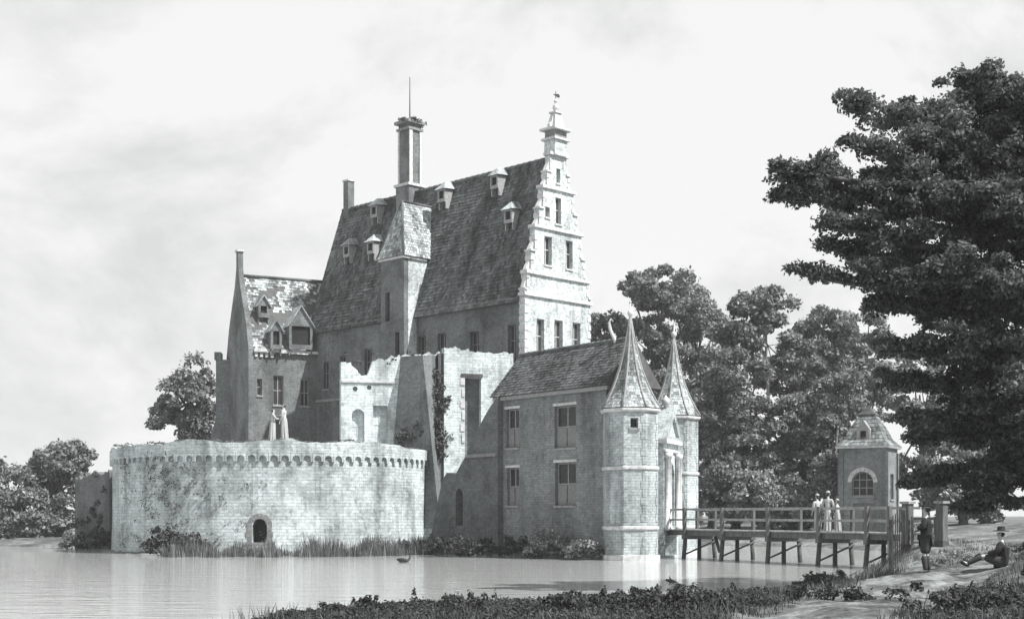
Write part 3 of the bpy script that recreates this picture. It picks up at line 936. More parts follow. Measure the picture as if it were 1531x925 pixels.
mb = MB(); mb.box(wf, .42, WLEN, WEAVE - .22, WEAVE - .01, .002, .2); mb.build('eaves_cornice', M['stone'], wing)
for k in range(4):
    mb = MB(); mb.box(wf, .5 + k * .42, .72 + k * .42, WEAVE - .62, WEAVE - .224, .002, .14); mb.build('corbel', M['stone'], wing)
wg = Fr(WO, -WN, -WE)     # gable face: a runs to the back
gm = WW / 2
mb = MB(); mb.slab(wg, [(-.1, H0), (WW + .1, H0), (WW + .1, WEAVE), (WW - .6, 17.2), (WW - 1.6, 19.0), (gm + .75, 20.6), (gm + .3, 22.0), (gm + .3, 23.2), (gm - .3, 23.2), (gm - .3, 22.0), (gm - .75, 20.6), (1.6, 19.0), (.6, 17.2), (-.1, WEAVE)], (), -.4, 0)
mb.build('gable_wall', M['brick'], wing)
mb = MB(); mb.box(wg, gm - .4, gm + .4, 23.2, 23.36, -.5, .1); mb.build('gable_coping', M['stone'], wing)
def wp(a, off, z):
    q = WO + WE * a - WN * off
    return V((q.x, q.y, z))
we = .25
A, B, Cc, Dd = wp(.4, -we, WEAVE - .3), wp(WLEN + 4, -we, WEAVE - .3), wp(WLEN + 4, gm, WRIDGE), wp(.4, gm, WRIDGE)
A2, B2 = wp(.4, WW + we, WEAVE - .3), wp(WLEN + 4, WW + we, WEAVE - .3)
mb = MB(); k = mb.add([A, B, Cc, Dd, A2, B2])
mb.f += [(k, k + 1, k + 2, k + 3), (k + 4, k + 3, k + 2, k + 5), (k, k + 3, k + 4), (k + 1, k + 5, k + 2), (k, k + 4, k + 5, k + 1)]
wr = mb.build('roof', M['roofbase'], wing)
mb = MB(); rnd = random.Random(8); mb.tiles(A, B, Cc, Dd, .24, .26, .045, rnd, lost=.52)
mb.build('roof_tiles', M['paletile'], wr, recalc=False)['kind'] = 'stuff'
mb = MB(); mb.tube([Dd + V((0, 0, .05)), Cc + V((0, 0, .05))], .14, 6); mb.build('ridge', M['tile'], wr)
wsl = (WRIDGE - WEAVE) / gm
def wdormer(a, z, w_, h, big=False):
    off = (z - WEAVE) / wsl
    fr = Fr(wp(a, off - .1, z), WE, WN); dp = .5
    mb = MB()
    mb.slab(fr, [(-w_ / 2, -.2), (w_ / 2, -.2), (w_ / 2, h), (0, h + w_ * .75), (-w_ / 2, h)], [rect(-w_ / 2 + .2, w_ / 2 - .2, .15, h - .1)], dp - .12, dp)
    for s_ in (-1, 1):
        mb.box(fr, s_ * w_ / 2 - (.1 if s_ > 0 else 0), s_ * w_ / 2 + (.1 if s_ < 0 else 0), -.7, h, -.7, dp - .123)
    d = mb.build('dormer', M['brick'], wing)
    pm = MB(); pm.slab(fr, rect(-w_ / 2 + .15, w_ / 2 - .15, .1, h - .05), (), dp - .25, dp - .2); pm.build('pane', M['void'], d)
    rm = MB(); e = .16
    l0, r0, t0 = fr.p(-w_ / 2 - e, h - .12, dp + e), fr.p(w_ / 2 + e, h - .12, dp + e), fr.p(0, h + w_ * .75 + .14, dp + e)
    l1, r1_, t1 = fr.p(-w_ / 2 - e, h - .12, -1.2), fr.p(w_ / 2 + e, h - .12, -1.2), fr.p(0, h + w_ * .75 + .14, -1.6)
    k = rm.add([l0, r0, t0, l1, r1_, t1, l0 + V((0, 0, -.1)), r0 + V((0, 0, -.1)), t0 + V((0, 0, -.14)), l1 + V((0, 0, -.1)), r1_ + V((0, 0, -.1)), t1 + V((0, 0, -.14))])
    rm.f += [(k, k + 2, k + 5, k + 3), (k + 2, k + 1, k + 4, k + 5), (k + 6, k + 9, k + 11, k + 8), (k + 8, k + 11, k + 10, k + 7), (k, k + 6, k + 8, k + 2), (k + 2, k + 8, k + 7, k + 1), (k, k + 3, k + 9, k + 6), (k + 1, k + 7, k + 10, k + 4)]
    rm.build('dormer_roof', M['paletile'], d)
wdormer(1.5, 18.0, .9, .8)
wdormer(4.1, 15.5, 1.9, 1.7)
wdormer(2.1, 15.4, .9, 1.3)
# slim buttress turret against the back of the gable
tw_ = thing('buttress_turret', P(334, 800, 111) * 1.0, 'slim dark brick turret with a sloping foot beside the narrow gable', 'turret')
tf = Fr((X(334, 111), 111, 0), (1, 0.1, 0), (0.1, -1, 0))
mb = MB(); mb.slab(tf, [(-1.15, 0), (.55, 0), (.55, 14.9), (-.6, 14.9), (-.6, 10.2), (-1.15, 8.2)], (), -1.3, 0); mb.build('wall', M['brick'], tw_)
mb = MB(); mb.box(tf, -.72, -.2, 14.9, 15.5, -1.4, .05); mb.build('merlon', M['brick'], tw_)
mb = MB(); mb.slab(tf, [(-1.6, 0), (-1.152, 0), (-1.152, 8.2), (-1.6, 6.9)], (), -1.1, -.1); mb.build('buttress', M['brick'], tw_)

# ------------------------------------------------------------------ round bastion
bas = thing('round_bastion', (CB.x, CB.y, -.6), 'massive round masonry bastion with a crumbling rim standing in the moat', 'bastion')
def ang_px(px):     # angle on the bastion's front face seen at that column
    k = (px - PX0) / F
    # intersect ray x = k*y with the circle
    a = 1 + k * k; b_ = -2 * (k * CB.x + CB.y); c_ = CB.x ** 2 + CB.y ** 2 - RB ** 2
    y = (-b_ - math.sqrt(max(0, b_ * b_ - 4 * a * c_))) / (2 * a)
    return math.atan2(y - CB.y, k * y - CB.x)
def rim(th):
    d = abs((th + math.pi / 2 - .05 + math.pi) % (2 * math.pi) - math.pi)
    z = 6.62 - .32 * min(1.0, d / 1.5) ** 2
    z += .34 * (float(vnoise(np.array([th * 9 + 50]), np.array([.5]), 2)[0]) - .5) + .2 * (float(vnoise(np.array([th * 31 + 90]), np.array([.5]), 4)[0]) - .5)
    return z
th0 = ang_px(388); hwn = .42 / RB
W0, W1, WB0, WB1 = th0 - hwn, th0 + hwn, 0.72, 2.1
ths = sorted(list(np.linspace(-math.pi, math.pi, 181)[:-1]) + list(np.linspace(W0, W1, 7)))
ths = [t_ for t_ in ths if not (W0 - .004 < t_ < W1 + .004) or any(abs(t_ - q) < 1e-9 for q in np.linspace(W0, W1, 7))]
mb = MB()
def bp(t_, z, r_=RB): return V((CB.x + r_ * math.cos(t_), CB.y + r_ * math.sin(t_), z))
def wtop(t_):
    x = (t_ - th0) / hwn
    return WB1 - .42 + .42 * math.sqrt(max(0, 1 - x * x))
def brad(z): return RB + .12 * max(0, (2.0 - z) / 2.6)
n_ = len(ths)
for i in range(n_):
    t0_, t1_ = ths[i], ths[(i + 1) % n_]
    if i == n_ - 1: t1_ += 2 * math.pi
    inwin = t0_ > W0 - 1e-6 and t1_ < W1 + 1e-6
    def q(zl0, zl1, zh0, zh1):
        uv = [(t0_ * RB, zl0), (t1_ * RB, zl1), (t1_ * RB, zh1), (t0_ * RB, zh0)]
        mb.face([bp(t0_, zl0, brad(zl0)), bp(t1_, zl1, brad(zl1)), bp(t1_, zh1, brad(zh1)), bp(t0_, zh0, brad(zh0))], uv)
    top0, top1 = 5.95, 5.95
    if inwin:
        q(-.7, -.7, WB0, WB0); q(wtop(t0_), wtop(t1_), top0, top1)
        mb.face([bp(t0_, WB0, brad(WB0)), bp(t1_, WB0, brad(WB0)), bp(t1_, WB0, RB - .8), bp(t0_, WB0, RB - .8)])
        mb.face([bp(t0_, wtop(t0_), RB), bp(t1_, wtop(t1_), RB), bp(t1_, wtop(t1_), RB - .8), bp(t0_, wtop(t0_), RB - .8)])
    else:
        q(-.7, -.7, 2, 2); q(2, 2, top0, top1)
for t_ in (W0, W1):
    mb.face([bp(t_, WB0, RB + .02), bp(t_, wtop(t_), RB), bp(t_, wtop(t_), RB - .8), bp(t_, WB0, RB - .8)])
mb.build('wall', M['bastion'], bas, recalc=False)
pm = MB()
for i in range(6):
    u0, u1 = W0 + (W1 - W0) * i / 6, W0 + (W1 - W0) * (i + 1) / 6
    pm.face([bp(u0, WB0, RB - .75), bp(u1, WB0, RB - .75), bp(u1, WB1, RB - .75), bp(u0, WB1, RB - .75)])
wn = pm.build('window', M['void'], bas, recalc=False)
# voussoirs round the window
wfr = Fr(bp(th0, 0, RB), (-math.sin(th0), math.cos(th0), 0), (math.cos(th0), math.sin(th0), 0))
for i in range(9):
    t0_, t1_ = math.pi * i / 9, math.pi * (i + 1) / 9 - .03
    mbv = MB(); pts_ = [(r_ * math.cos(t_), WB1 - .42 + r_ * math.sin(t_)) for r_, t_ in ((.44, t0_), (.74, t0_), (.74, t1_), (.44, t1_))]
    mbv.slab(wfr, pts_, (), -.15, .05); mbv.build('arch_stone', M['greystone'], wn)
for s_ in (-1, 1):
    for i in range(3):
        mbv = MB(); z0 = WB0 + i * .33
        mbv.box(wfr, min(s_ * .44, s_ * (.7 + .08 * (i % 2))), max(s_ * .44, s_ * (.7 + .08 * (i % 2))), z0, z0 + .3, -.2, .05); mbv.build('jamb_stone', M['greystone'], wn)
mbv = MB(); mbv.box(wfr, -.8, .8, WB0 - .16, WB0 - .01, -.2, .08); mbv.build('sill', M['greystone'], wn)
# parapet band carried on small blind arches
mb = MB()
for i in range(n_):
    t0_, t1_ = ths[i], ths[(i + 1) % n_] + (2 * math.pi if i == n_ - 1 else 0)
    ra, rb_ = RB + .17, RB - .7
    z0_, z1_ = rim(t0_), rim(t1_ if i < n_ - 1 else ths[0])
    mb.face([bp(t0_, 5.95, ra), bp(t1_, 5.95, ra), bp(t1_, z1_, ra), bp(t0_, z0_, ra)], [(t0_ * RB, 5.95), (t1_ * RB, 5.95), (t1_ * RB, z1_), (t0_ * RB, z0_)])
    mb.face([bp(t0_, z0_, ra), bp(t1_, z1_, ra), bp(t1_, z1_, rb_), bp(t0_, z0_, rb_)])
    mb.face([bp(t0_, 5.95, RB - .02), bp(t1_, 5.95, RB - .02), bp(t1_, 5.95, ra), bp(t0_, 5.95, ra)])
    mb.face([bp(t1_, 5.3, rb_), bp(t0_, 5.3, rb_), bp(t0_, z0_, rb_), bp(t1_, z1_, rb_)])
mb.build('parapet', M['bastion'], bas, recalc=False)
mb = MB(); mb.face([bp(t_, 5.3, RB - .4) for t_ in np.linspace(-math.pi, math.pi, 73)[:-1]]); mb.build('terrace', M['stone'], bas)
rngr = np.random.default_rng(88)
foliage('rim_weeds', [(*bp(t_, rim(t_) + .02, RB - .2), .3, .3, .12, 26) for t_ in rngr.uniform(-math.pi, 0, 60)], .07, M['reed'], bas, rngr)
bl = []  # dark leaf clumps added to deepen the stained, shaded left flank
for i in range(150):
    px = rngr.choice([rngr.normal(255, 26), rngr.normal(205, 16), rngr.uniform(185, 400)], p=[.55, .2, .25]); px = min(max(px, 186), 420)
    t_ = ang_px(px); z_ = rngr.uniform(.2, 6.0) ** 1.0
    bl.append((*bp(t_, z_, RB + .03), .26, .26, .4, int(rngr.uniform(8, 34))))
foliage('shade_creeper', bl, .06, M['ivy'], bas, rngr, .5)
# one small arch, shared by all
cw = 2 * math.pi * RB / 104
cfr = Fr((0, 0, 0), (0, 1, 0), (1, 0, 0))
ca = MB()
out_ = [(-cw / 2, 0), (-cw / 2 + .12, -.0)] 
r_ = cw / 2 - .1
archpts = [(r_ * math.cos(t_), -.36 + r_ * math.sin(t_)) for t_ in np.linspace(math.pi, 0, 8)]
ca.slab(cfr, [(-cw / 2 + .004, 0), (-cw / 2 + .004, -.5), (-r_, -.5)] + archpts + [(r_, -.5), (cw / 2 - .004, -.5), (cw / 2 - .004, 0)], (), -.05, .165)
src = None
for k_ in range(104):
    t_ = -math.pi + 2 * math.pi * (k_ + .5) / 104
    if math.sin(t_) > .45: continue
    loc = bp(t_, 5.947, RB)
    if src is None:
        src = ca.build('blind_arch', M['bastion'], bas, local=(0, 0, 0)); o = src
        place(o, bas, loc, t_)
    else:
        o = share('blind_arch', src, bas, loc, (0, 0, t_))

# ------------------------------------------------------------------ ruined wall stub at the far left
rw = thing('ruined_wall', (-26.5, 92, -.5), 'dark crumbling stub of wall beside the left flank of the bastion', 'wall')
rf = Fr((X(112, 95), 95.0, 0), (.72, -.69, 0), (-.69, -.72, 0))
rnd = random.Random(12)
def ragged(a0, a1, z0, z1, amp, step, rnd):
    n = max(2, int((a1 - a0) / step * 1.5)); pts = []
    for i in range(n):
        t_ = (i + rnd.uniform(0, .7)) / n if i else 0.0; z = z0 + (z1 - z0) * t_ + rnd.uniform(-amp, amp)
        a = a0 + (a1 - a0) * t_
        pts += [(a, z), (a + (a1 - a0) / n * rnd.uniform(.05, .28), z + rnd.uniform(-.12, .12))]
    return pts
def wallpoly(a0, a1, zb, top): return [(a0, zb), (a1, zb)] + list(reversed(top))
top = ragged(0, 4.6, 4.9, 5.3, .16, .3, rnd); top[0] = (0, 4.5); top[-1] = (4.6, 5.2)
mb = MB(); mb.slab(rf, wallpoly(0, 4.6, -.7, top), (), -1.2, 0); mb.build('wall', M['dark_wall'], rw)
rng = np.random.default_rng(21)
foliage('ivy', [(*rf.p(rng.uniform(.2, 4.4), rng.uniform(.1, 1.2) if i < 14 else rng.uniform(1, 5.1), .05), .3, .2, .35, 40) for i in range(30)], .1, M['ivy'], rw, rng)

# ------------------------------------------------------------------ ruined hall on the terrace
ru = thing('ruined_hall', (-5.6, 90, 2), 'roofless pale ruined hall with ragged wall tops and tall empty doorway behind the bastion', 'ruin')
ra_, rb2 = V((X(510, 88.0), 88.0, 0)), V((X(764, 90.5), 90.5, 0))
RX = (rb2 - ra_).normalized(); RN = V((RX.y, -RX.x, 0)); RL = (rb2 - ra_).length
rf2 = Fr(ra_, RX, RN)
def RA(px):
    k = (px - PX0) / F
    return (ra_.x - k * ra_.y) / (k * RX.y - RX.x)
def RZ(px, py):
    a = RA(px); return Z(py, ra_.y + RX.y * a)
rnd = random.Random(31)
top = []
for (p0, y0, p1, y1, am_) in ((510, 539, 526, 541, .06), (526, 545, 540, 562, .1), (540, 562, 556, 556, .08), (558, 540, 600, 532, .1), (600, 532, 660, 526, .1)):
    top += ragged(RA(p0), RA(p1) - .02, RZ(p0, y0), RZ(p1, y1), am_, .3, rnd)
top[0] = (0, top[0][1])
aw1 = RA(660); top[-1] = (aw1, top[-1][1])
def opn(p0, p1, y0, y1): return (RA(p0), RA(p1), RZ((p0 + p1) / 2, y1), RZ((p0 + p1) / 2, y0))
o1, o2 = opn(526, 545, 611, 668), opn(558, 579, 606, 668)
def circ(px, py, r): return [(RA(px) + r * math.cos(t_), RZ(px, py) + r * math.sin(t_)) for t_ in np.linspace(0, 2 * math.pi, 9)[:-1]]
mb = MB(); mb.slab(rf2, wallpoly(0, aw1, .0, top), [arch(*o1), rect(*o2), circ(531, 581, .17), circ(552, 579, .16)], -.9, 0)
mb.build('wall', M['ruin'], ru)
for q_, sh in ((o1, 'arch'), (o2, 'rect')):
    window(ru, rf2, *q_, .35, 1, 1, .07, 'stone', shape=sh, split=.55, sill=False, pane='ruin')
mb = MB(); mb.box(rf2, 0.05, RA(596), RZ(550, 572), RZ(550, 569), .002, .1); mb.build('string_course', M['stone'], ru)
# second, taller stretch with the doorway, set forward
top = ragged(RA(661), RA(700), RZ(661, 521), RZ(700, 526), .12, .3, rnd) + ragged(RA(700), RL, RZ(700, 527), RZ(762, 529), .07, .35, rnd)
top[0] = (RA(661), top[0][1]); top[-1] = (RL, top[-1][1])
dr = opn(692, 716, 566, 690)
rf3 = Fr(rf2.p(0, 0, .7), RX, RN)
mb = MB(); mb.slab(rf3, wallpoly(RA(661), RL, 0, top), [rect(*dr)], -.9, 0); mb.build('wall', M['ruin'], ru)
mb = MB(); mb.box(rf3, dr[0] - .25, dr[1] + .1, dr[3] + .01, dr[3] + .24, -.6, .07); mb.build('lintel', M['darkwood'], ru)
mb = MB(); mb.slab(rf3, rect(dr[0], dr[1], dr[2], dr[3]), (), -.88, -.7); mb.build('blocked_door', M['brick'], ru)
for i in range(6):
    z0 = dr[2] + 1.2 + i * .75
    mb = MB(); mb.box(rf3, dr[0] - (.3 if i % 2 else .2), dr[0] - .003, z0, z0 + .5, -.3, .045); mb.build('jamb_stone', M['stone'], ru)
# corner return, the shade of its left side put into dark brick
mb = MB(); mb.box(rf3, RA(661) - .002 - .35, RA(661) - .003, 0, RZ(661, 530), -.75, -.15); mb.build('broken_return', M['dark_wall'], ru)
# sloping buttress, the shade of its left face put into a darker render
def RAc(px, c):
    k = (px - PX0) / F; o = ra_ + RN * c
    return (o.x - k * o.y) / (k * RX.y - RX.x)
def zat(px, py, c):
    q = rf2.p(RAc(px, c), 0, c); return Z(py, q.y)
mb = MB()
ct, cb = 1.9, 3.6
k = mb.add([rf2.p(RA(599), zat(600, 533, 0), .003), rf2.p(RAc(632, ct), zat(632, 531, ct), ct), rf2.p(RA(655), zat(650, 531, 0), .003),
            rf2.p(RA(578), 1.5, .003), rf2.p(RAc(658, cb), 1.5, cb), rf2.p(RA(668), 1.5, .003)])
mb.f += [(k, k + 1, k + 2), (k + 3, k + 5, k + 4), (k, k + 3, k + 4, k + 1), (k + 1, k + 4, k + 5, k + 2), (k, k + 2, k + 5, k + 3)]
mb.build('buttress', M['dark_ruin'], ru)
rng = np.random.default_rng(33)
bl = []
for i in range(60):
    px = rng.uniform(640, 668); py = rng.uniform(560, 690)
    bl.append((*rf2.p(RA(px), RZ(px, py), rng.uniform(.3, 1.0)), .34, .3, .4, 34))
for i in range(34):
    px = rng.uniform(592, 640); py = rng.uniform(640, 690)
    bl.append((*rf2.p(RA(px), RZ(px, py), rng.uniform(.5, 2.0)), .35, .3, .4, 34))
for i in range(22):
    px = rng.uniform(512, 760)
    bl.append((*rf2.p(RA(px), RZ(px, rng.uniform(527, 545)), -.2), .3, .3, .14, 14))
foliage('ivy', bl, .11, M['ivy'], ru, rng)

# ------------------------------------------------------------------ gatehouse wing and the curtain wall beside it
GA = V((X(742, 78.9), 78.9, 0)); GB = V((X(906, 71.6), 71.6, 0))
GU = (GB - GA).normalized(); GN = V((GU.y, -GU.x, 0)); GL = (GB - GA).length
gh = thing('gatehouse', GA.lerp(GB, .5) - GN * 1.7, 'two storey brick gatehouse with cross windows and tiled roof rising from the moat', 'gatehouse')
gfr = Fr(GA, GU, GN)
def GAx(px):
    k = (px - PX0) / F
    return (GA.x - k * GA.y) / (k * GU.y - GU.x)
def GZ(px, py): return Z(py, GA.y + GU.y * GAx(px))
def gop(p0, p1, y0, y1): return (GAx(p0), GAx(p1), GZ((p0 + p1) / 2, y1), GZ((p0 + p1) / 2, y0))
gws = [gop(757, 776, 611, 669), gop(829, 861, 606, 669), gop(758, 776, 699, 755), gop(830, 861, 691, 755)]
GE = 9.05
mb = MB(); mb.slab(gfr, rect(0, GL, -.7, GE), [rect(*q) for q in gws], -.5, 0); mb.build('wall', M['gate'], gh)
for i, q in enumerate(gws):
    window(gh, gfr, *q, .2, 1 if q[1] - q[0] > 1 else 0, 1, .08, shutters=True, split=.5)
mb = MB(); mb.box(gfr, -.1, GL + .3, GE - .2, GE, .002, .2); mb.build('eaves_board', M['frame'], gh)
mb = MB(); mb.box(gfr, 0, GL, .2, .42, .002, .1); mb.build('plinth', M['greystone'], gh)
for a_ in (gws[0], gws[1], gws[2], gws[3]):
    mb = MB(); mb.box(gfr, a_[0] - .1, a_[1] + .1, a_[3] + .01, a_[3] + .15, .002, .05); mb.build('lintel', M['stone'], gh)
for fr, nm in ((Fr(GA, -GN, -GU), 'end_wall'), (Fr(GB, -GN, GU), 'end_wall')):
    mb = MB(); mb.slab(fr, [(.502, -.7), (3.4, -.7), (3.4, GE), (1.95, 11.3), (.502, GE)], (), -.4, 0); mb.build(nm, M['gate'], gh)
mb = MB(); mb.slab(Fr(GA - GN * 3.4, GU, -GN), rect(.0, GL, -.7, GE), (), -.4, -.003); mb.build('rear_wall', M['gate'], gh)
def gp(a, off, z):
    q = GA + GU * a - GN * off
    return V((q.x, q.y, z))
A, B = gp(-.25, -.3, GE + .02), gp(GL + .4, -.3, GE + .02)
Cc, Dd = gp(GL + .3, 1.7, 11.65), gp(.1, 1.7, 11.6)
A2, B2 = gp(-.25, 3.7, GE + .02), gp(GL + .4, 3.7, GE + .02)
mb = MB(); k = mb.add([A, B, Cc, Dd, A2, B2])
mb.f += [(k, k + 1, k + 2, k + 3), (k + 4, k + 3, k + 2, k + 5), (k, k + 3, k + 4), (k + 1, k + 5, k + 2), (k, k + 4, k + 5, k + 1)]
gr = mb.build('roof', M['roofbase'], gh)
mb = MB(); rnd = random.Random(14); mb.tiles(A, B, Cc, Dd, .18, .2, .035, rnd); mb.tiles(A2, B2, Cc, Dd, .4, .4, .04, rnd)
mb.build('roof_tiles', M['tile'], gr, recalc=False)['kind'] = 'stuff'
for i in range(22):
    mb = MB(); s0, s1 = Dd.lerp(Cc, i / 22), Dd.lerp(Cc, (i + .94) / 22)
    mb.tube([s0 + V((0, 0, .02)), s1 + V((0, 0, .04))], [.1, .115], 6); mb.build('ridge_tile', M['tile'], gr)
# white scrolled finial at the tower end of the ridge
mb = MB(); e = gp(GL - 1.0, 1.7, 11.45)
mb.tube([e + V((.0, 0, -.7)), e + V((.02, 0, -.2)), e + V((-.12, 0, .25)), e + V((-.34, 0, .75)), e + V((-.42, 0, 1.15)), e + V((-.3, 0, 1.35)), e + V((-.2, 0, 1.22))], [.12, .12, .1, .09, .08, .06, .03], 7)
mb.build('scroll_finial', M['stone'], gh)
# curtain wall, its sloped upper part shaped after a diagonal cast shadow
cu = thing('curtain_wall', (-3.5, 80.5, -.6), 'dark battered curtain wall with one narrow slit between bastion and gatehouse', 'wall')
co = GA + GN * .35
CU_ = V((.58, -.8146, 0)); CN = V((-.8146, -.58, 0))
cfr2 = Fr(co, CU_, CN)
def CA(px):
    k = (px - PX0) / F
    return (co.x - k * co.y) / (k * CU_.y - CU_.x)
def CZ(px, py): return Z(py, co.y + CU_.y * CA(px))
outc = [(CA(637), -.7), (CA(744), -.7), (CA(744), CZ(744, 592)), (CA(730), CZ(730, 612)), (CA(712), CZ(712, 645)), (CA(698), CZ(698, 678)), (CA(690), CZ(690, 692)), (CA(679), CZ(679, 712)), (CA(668), CZ(668, 706)), (CA(661), CZ(661, 718)), (CA(650), CZ(650, 770))]
sl = (CA(681), CA(692), CZ(686, 785), CZ(686, 730))
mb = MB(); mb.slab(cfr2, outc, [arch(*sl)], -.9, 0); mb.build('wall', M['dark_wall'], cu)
mb = MB(); mb.slab(cfr2, rect(sl[0] - .1, sl[1] + .1, sl[2] - .1, sl[3] + .1), (), -1.1, -.92); mb.build('slit_back', M['void'], cu)
mb = MB(); mb.box(cfr2, CA(698) + .02, CA(743), CZ(720, 683), CZ(720, 678), .002, .12); mb.build('string_course', M['greystone'], cu)
rng = np.random.default_rng(41)

# ------------------------------------------------------------------ gate towers and portal
T1 = V((6.13, 71.0)); T2 = V((9.45, 80.0))
rot1 = math.atan2(-T1.y, -T1.x) - R(14)       # one edge turned to the camera
octa_tower('gate_tower', 'nearer octagonal gate tower with a small square window, standing in the moat', T1, 1.44, 7.8, 12.6, 'pair of octagonal gate towers',
           [(0, .2, 6.75, 7.25, 'rect')], rot1)
rot2 = math.atan2(-T2.y, -T2.x) - R(14)
octa_tower('gate_tower', 'farther octagonal gate tower behind the pedimented portal at the head of the bridge', T2, 1.42, 8.05, 12.7, 'pair of octagonal gate towers', [], rot2)
po = thing('gate_portal', (8.6, 75.6, -.6), 'pale pedimented stone portal between the two gate towers at the bridge', 'gateway')
pn = V((.93, -.36, 0)).normalized(); pe = V((.36, .93, 0)).normalized()
pfr = Fr(V((8.75, 75.4, 0)), pe, pn)
PW = 1.55
arc = arch(-.72, .72, 1.62, 5.2)
mb = MB(); mb.slab(pfr, [(-PW, -.7), (PW, -.7), (PW, 6.2), (-PW, 6.2)], [arc, rect(-1.25, 1.25, .1, 1.25)], -.8, 0); mb.build('wall', M['gable'], po)
mb = MB(); mb.slab(pfr, rect(-1.3, 1.3, 0, 1.35), (), -1.1, -.803); mb.build('culvert_back', M['void'], po)
mb = MB(); mb.slab(pfr, arch(-.78, .78, 1.6, 5.25), (), -1.0, -.803); dd = mb.build('door', M['darkwood'], po)
for i in range(6):
    mb = MB(); a_ = -.7 + i * .235; mb.box(pfr, a_, a_ + .21, 1.65, 4.6, -.8, -.75); mb.build('board', M['darkwood'], dd)
mb = MB(); mb.slab(pfr, [(-PW - .15, 6.42), (PW + .15, 6.42), (0, 8.25)], [[(-PW + .45, 6.6), (PW - .45, 6.6), (0, 7.7)]], -.85, .18); pdm = mb.build('pediment', M['tower'], po)
mb = MB(); mb.slab(pfr, [(-PW + .4, 6.55), (PW - .4, 6.55), (0, 7.75)], (), -.4, .02); mb.build('tympanum', M['gable'], pdm)
mb = MB(); mb.box(pfr, -PW - .18, PW + .18, 6.2, 6.42, -.85, .22); mb.build('entablature', M['stone'], po)
mb = MB(); mb.box(pfr, -PW - .08, PW + .08, 5.75, 5.88, .002, .12); mb.build('entablature', M['stone'], po)
for a_ in (-1.32, -.92, .92, 1.32):
    mb = MB(); q = pfr.p(a_, 0, .14); mb.lathe((q.x, q.y, 1.5), [(0, .19), (.2, .19), (.22, .14), (3.9, .12), (3.95, .18), (4.2, .19)], 12); mb.build('column', M['stone'], po)
mb = MB(); q = pfr.p(0, 7.9, -.3); mb.lathe((q.x, q.y, 8.1), [(0, .12), (.2, .08), (.3, .2), (.45, .24), (.6, .2), (.75, .05), (.8, .02)], 12); mb.build('finial_ball', M['stone'], po)
for a_, b_ in ((-3.4, -PW - .003), (PW + .003, 3.4)):
    mb = MB(); mb.slab(Fr(pfr.p(0, 0, -.3), pe, pn), [(a_, -.7), (b_, -.7), (b_, 5.0), (a_, 5.0)], (), -.6, 0); mb.build('flank_wall', M['tower'], po)

# ------------------------------------------------------------------ timber footbridge
BZ = 1.5
b0, b1 = V((9.15, 75.2, 0)), V((17.0, 58.4, 0))
bd = (b1 - b0).normalized(); bl_ = (b1 - b0).length; bn = V((bd.y, -bd.x, 0))   # bn: near (left) side
if bn.x > 0: bn = -bn
br = thing('footbridge', b0.lerp(b1, .5) + V((0, 0, -.8)), 'long grey timber footbridge on trestles crossing the moat to the gate portal', 'bridge')
bf = Fr(b0, bd, bn)
def BA(px, side=.8):
    k = (px - PX0) / F; o = b0 + bn * side
    return (o.x - k * o.y) / (k * bd.y - bd.x)
rnd = random.Random(50)
def rbox(mb, fr, a0, a1, b0_, b1_, c0, c1, j=.008):
    mb.box(fr, a0 + rnd.uniform(-j, j), a1 + rnd.uniform(-j, j), b0_, b1_ + rnd.uniform(-j, j), c0, c1)
npl = 64
for i in range(npl):
    mb = MB(); a = i * bl_ / npl
    rbox(mb, bf, a + .008, a + bl_ / npl - .012, BZ, BZ + .06, -.92 + rnd.uniform(-.03, .03), .92 + rnd.uniform(-.03, .03))
    mb.build('plank', M['woodtop'], br)
for c in (-.8, -.06, .68):
    mb = MB(); mb.box(bf, -.1, bl_ + .3, BZ - .26, BZ - .004, c, c + .16); mb.build('beam', M['wood'], br)
posts = [.35] + [BA(p) for p in (1027, 1083, 1152, 1228, 1300)] + [bl_ - .25]
for side in (.82, -.82):
    for zr, h, nm in ((2.56, .11, 'top_rail'), (2.02, .1, 'middle_rail')):
        for i in range(len(posts) - 1):
            p_, q_ = bf.p(posts[i], zr + rnd.uniform(-.02, .02), side), bf.p(posts[i + 1], zr + rnd.uniform(-.02, .02), side)
            mb = MB(); f_ = Fr(V((p_.x, p_.y, 0)), bd, bn)
            L_ = posts[i + 1] - posts[i]
            mb.hexa([f_.p(-.06, p_.z, .06), f_.p(L_ - .07, q_.z, .06), f_.p(L_ - .07, q_.z, -.06), f_.p(-.06, p_.z, -.06),
                     f_.p(-.06, p_.z + h, .06), f_.p(L_ - .07, q_.z + h, .06), f_.p(L_ - .07, q_.z + h, -.06), f_.p(-.06, p_.z + h, -.06)])
            mb.build(nm, M['woodtop'], br)
    for a in posts:
        mb = MB(); s_ = .82 + .14 if side > 0 else -.96
        lean = rnd.uniform(-.03, .03)
        k0, k1 = (s_ - .07, s_ + .07)
        mb.hexa([bf.p(a - .09, BZ - .3, k1), bf.p(a + .09, BZ - .3, k1), bf.p(a + .09, BZ - .3, k0), bf.p(a - .09, BZ - .3, k0),
                 bf.p(a - .09 + lean, 2.7, k1), bf.p(a + .09 + lean, 2.7, k1), bf.p(a + .09 + lean, 2.7, k0), bf.p(a - .09 + lean, 2.7, k0)])
        mb.build('rail_post', M['wood'], br)
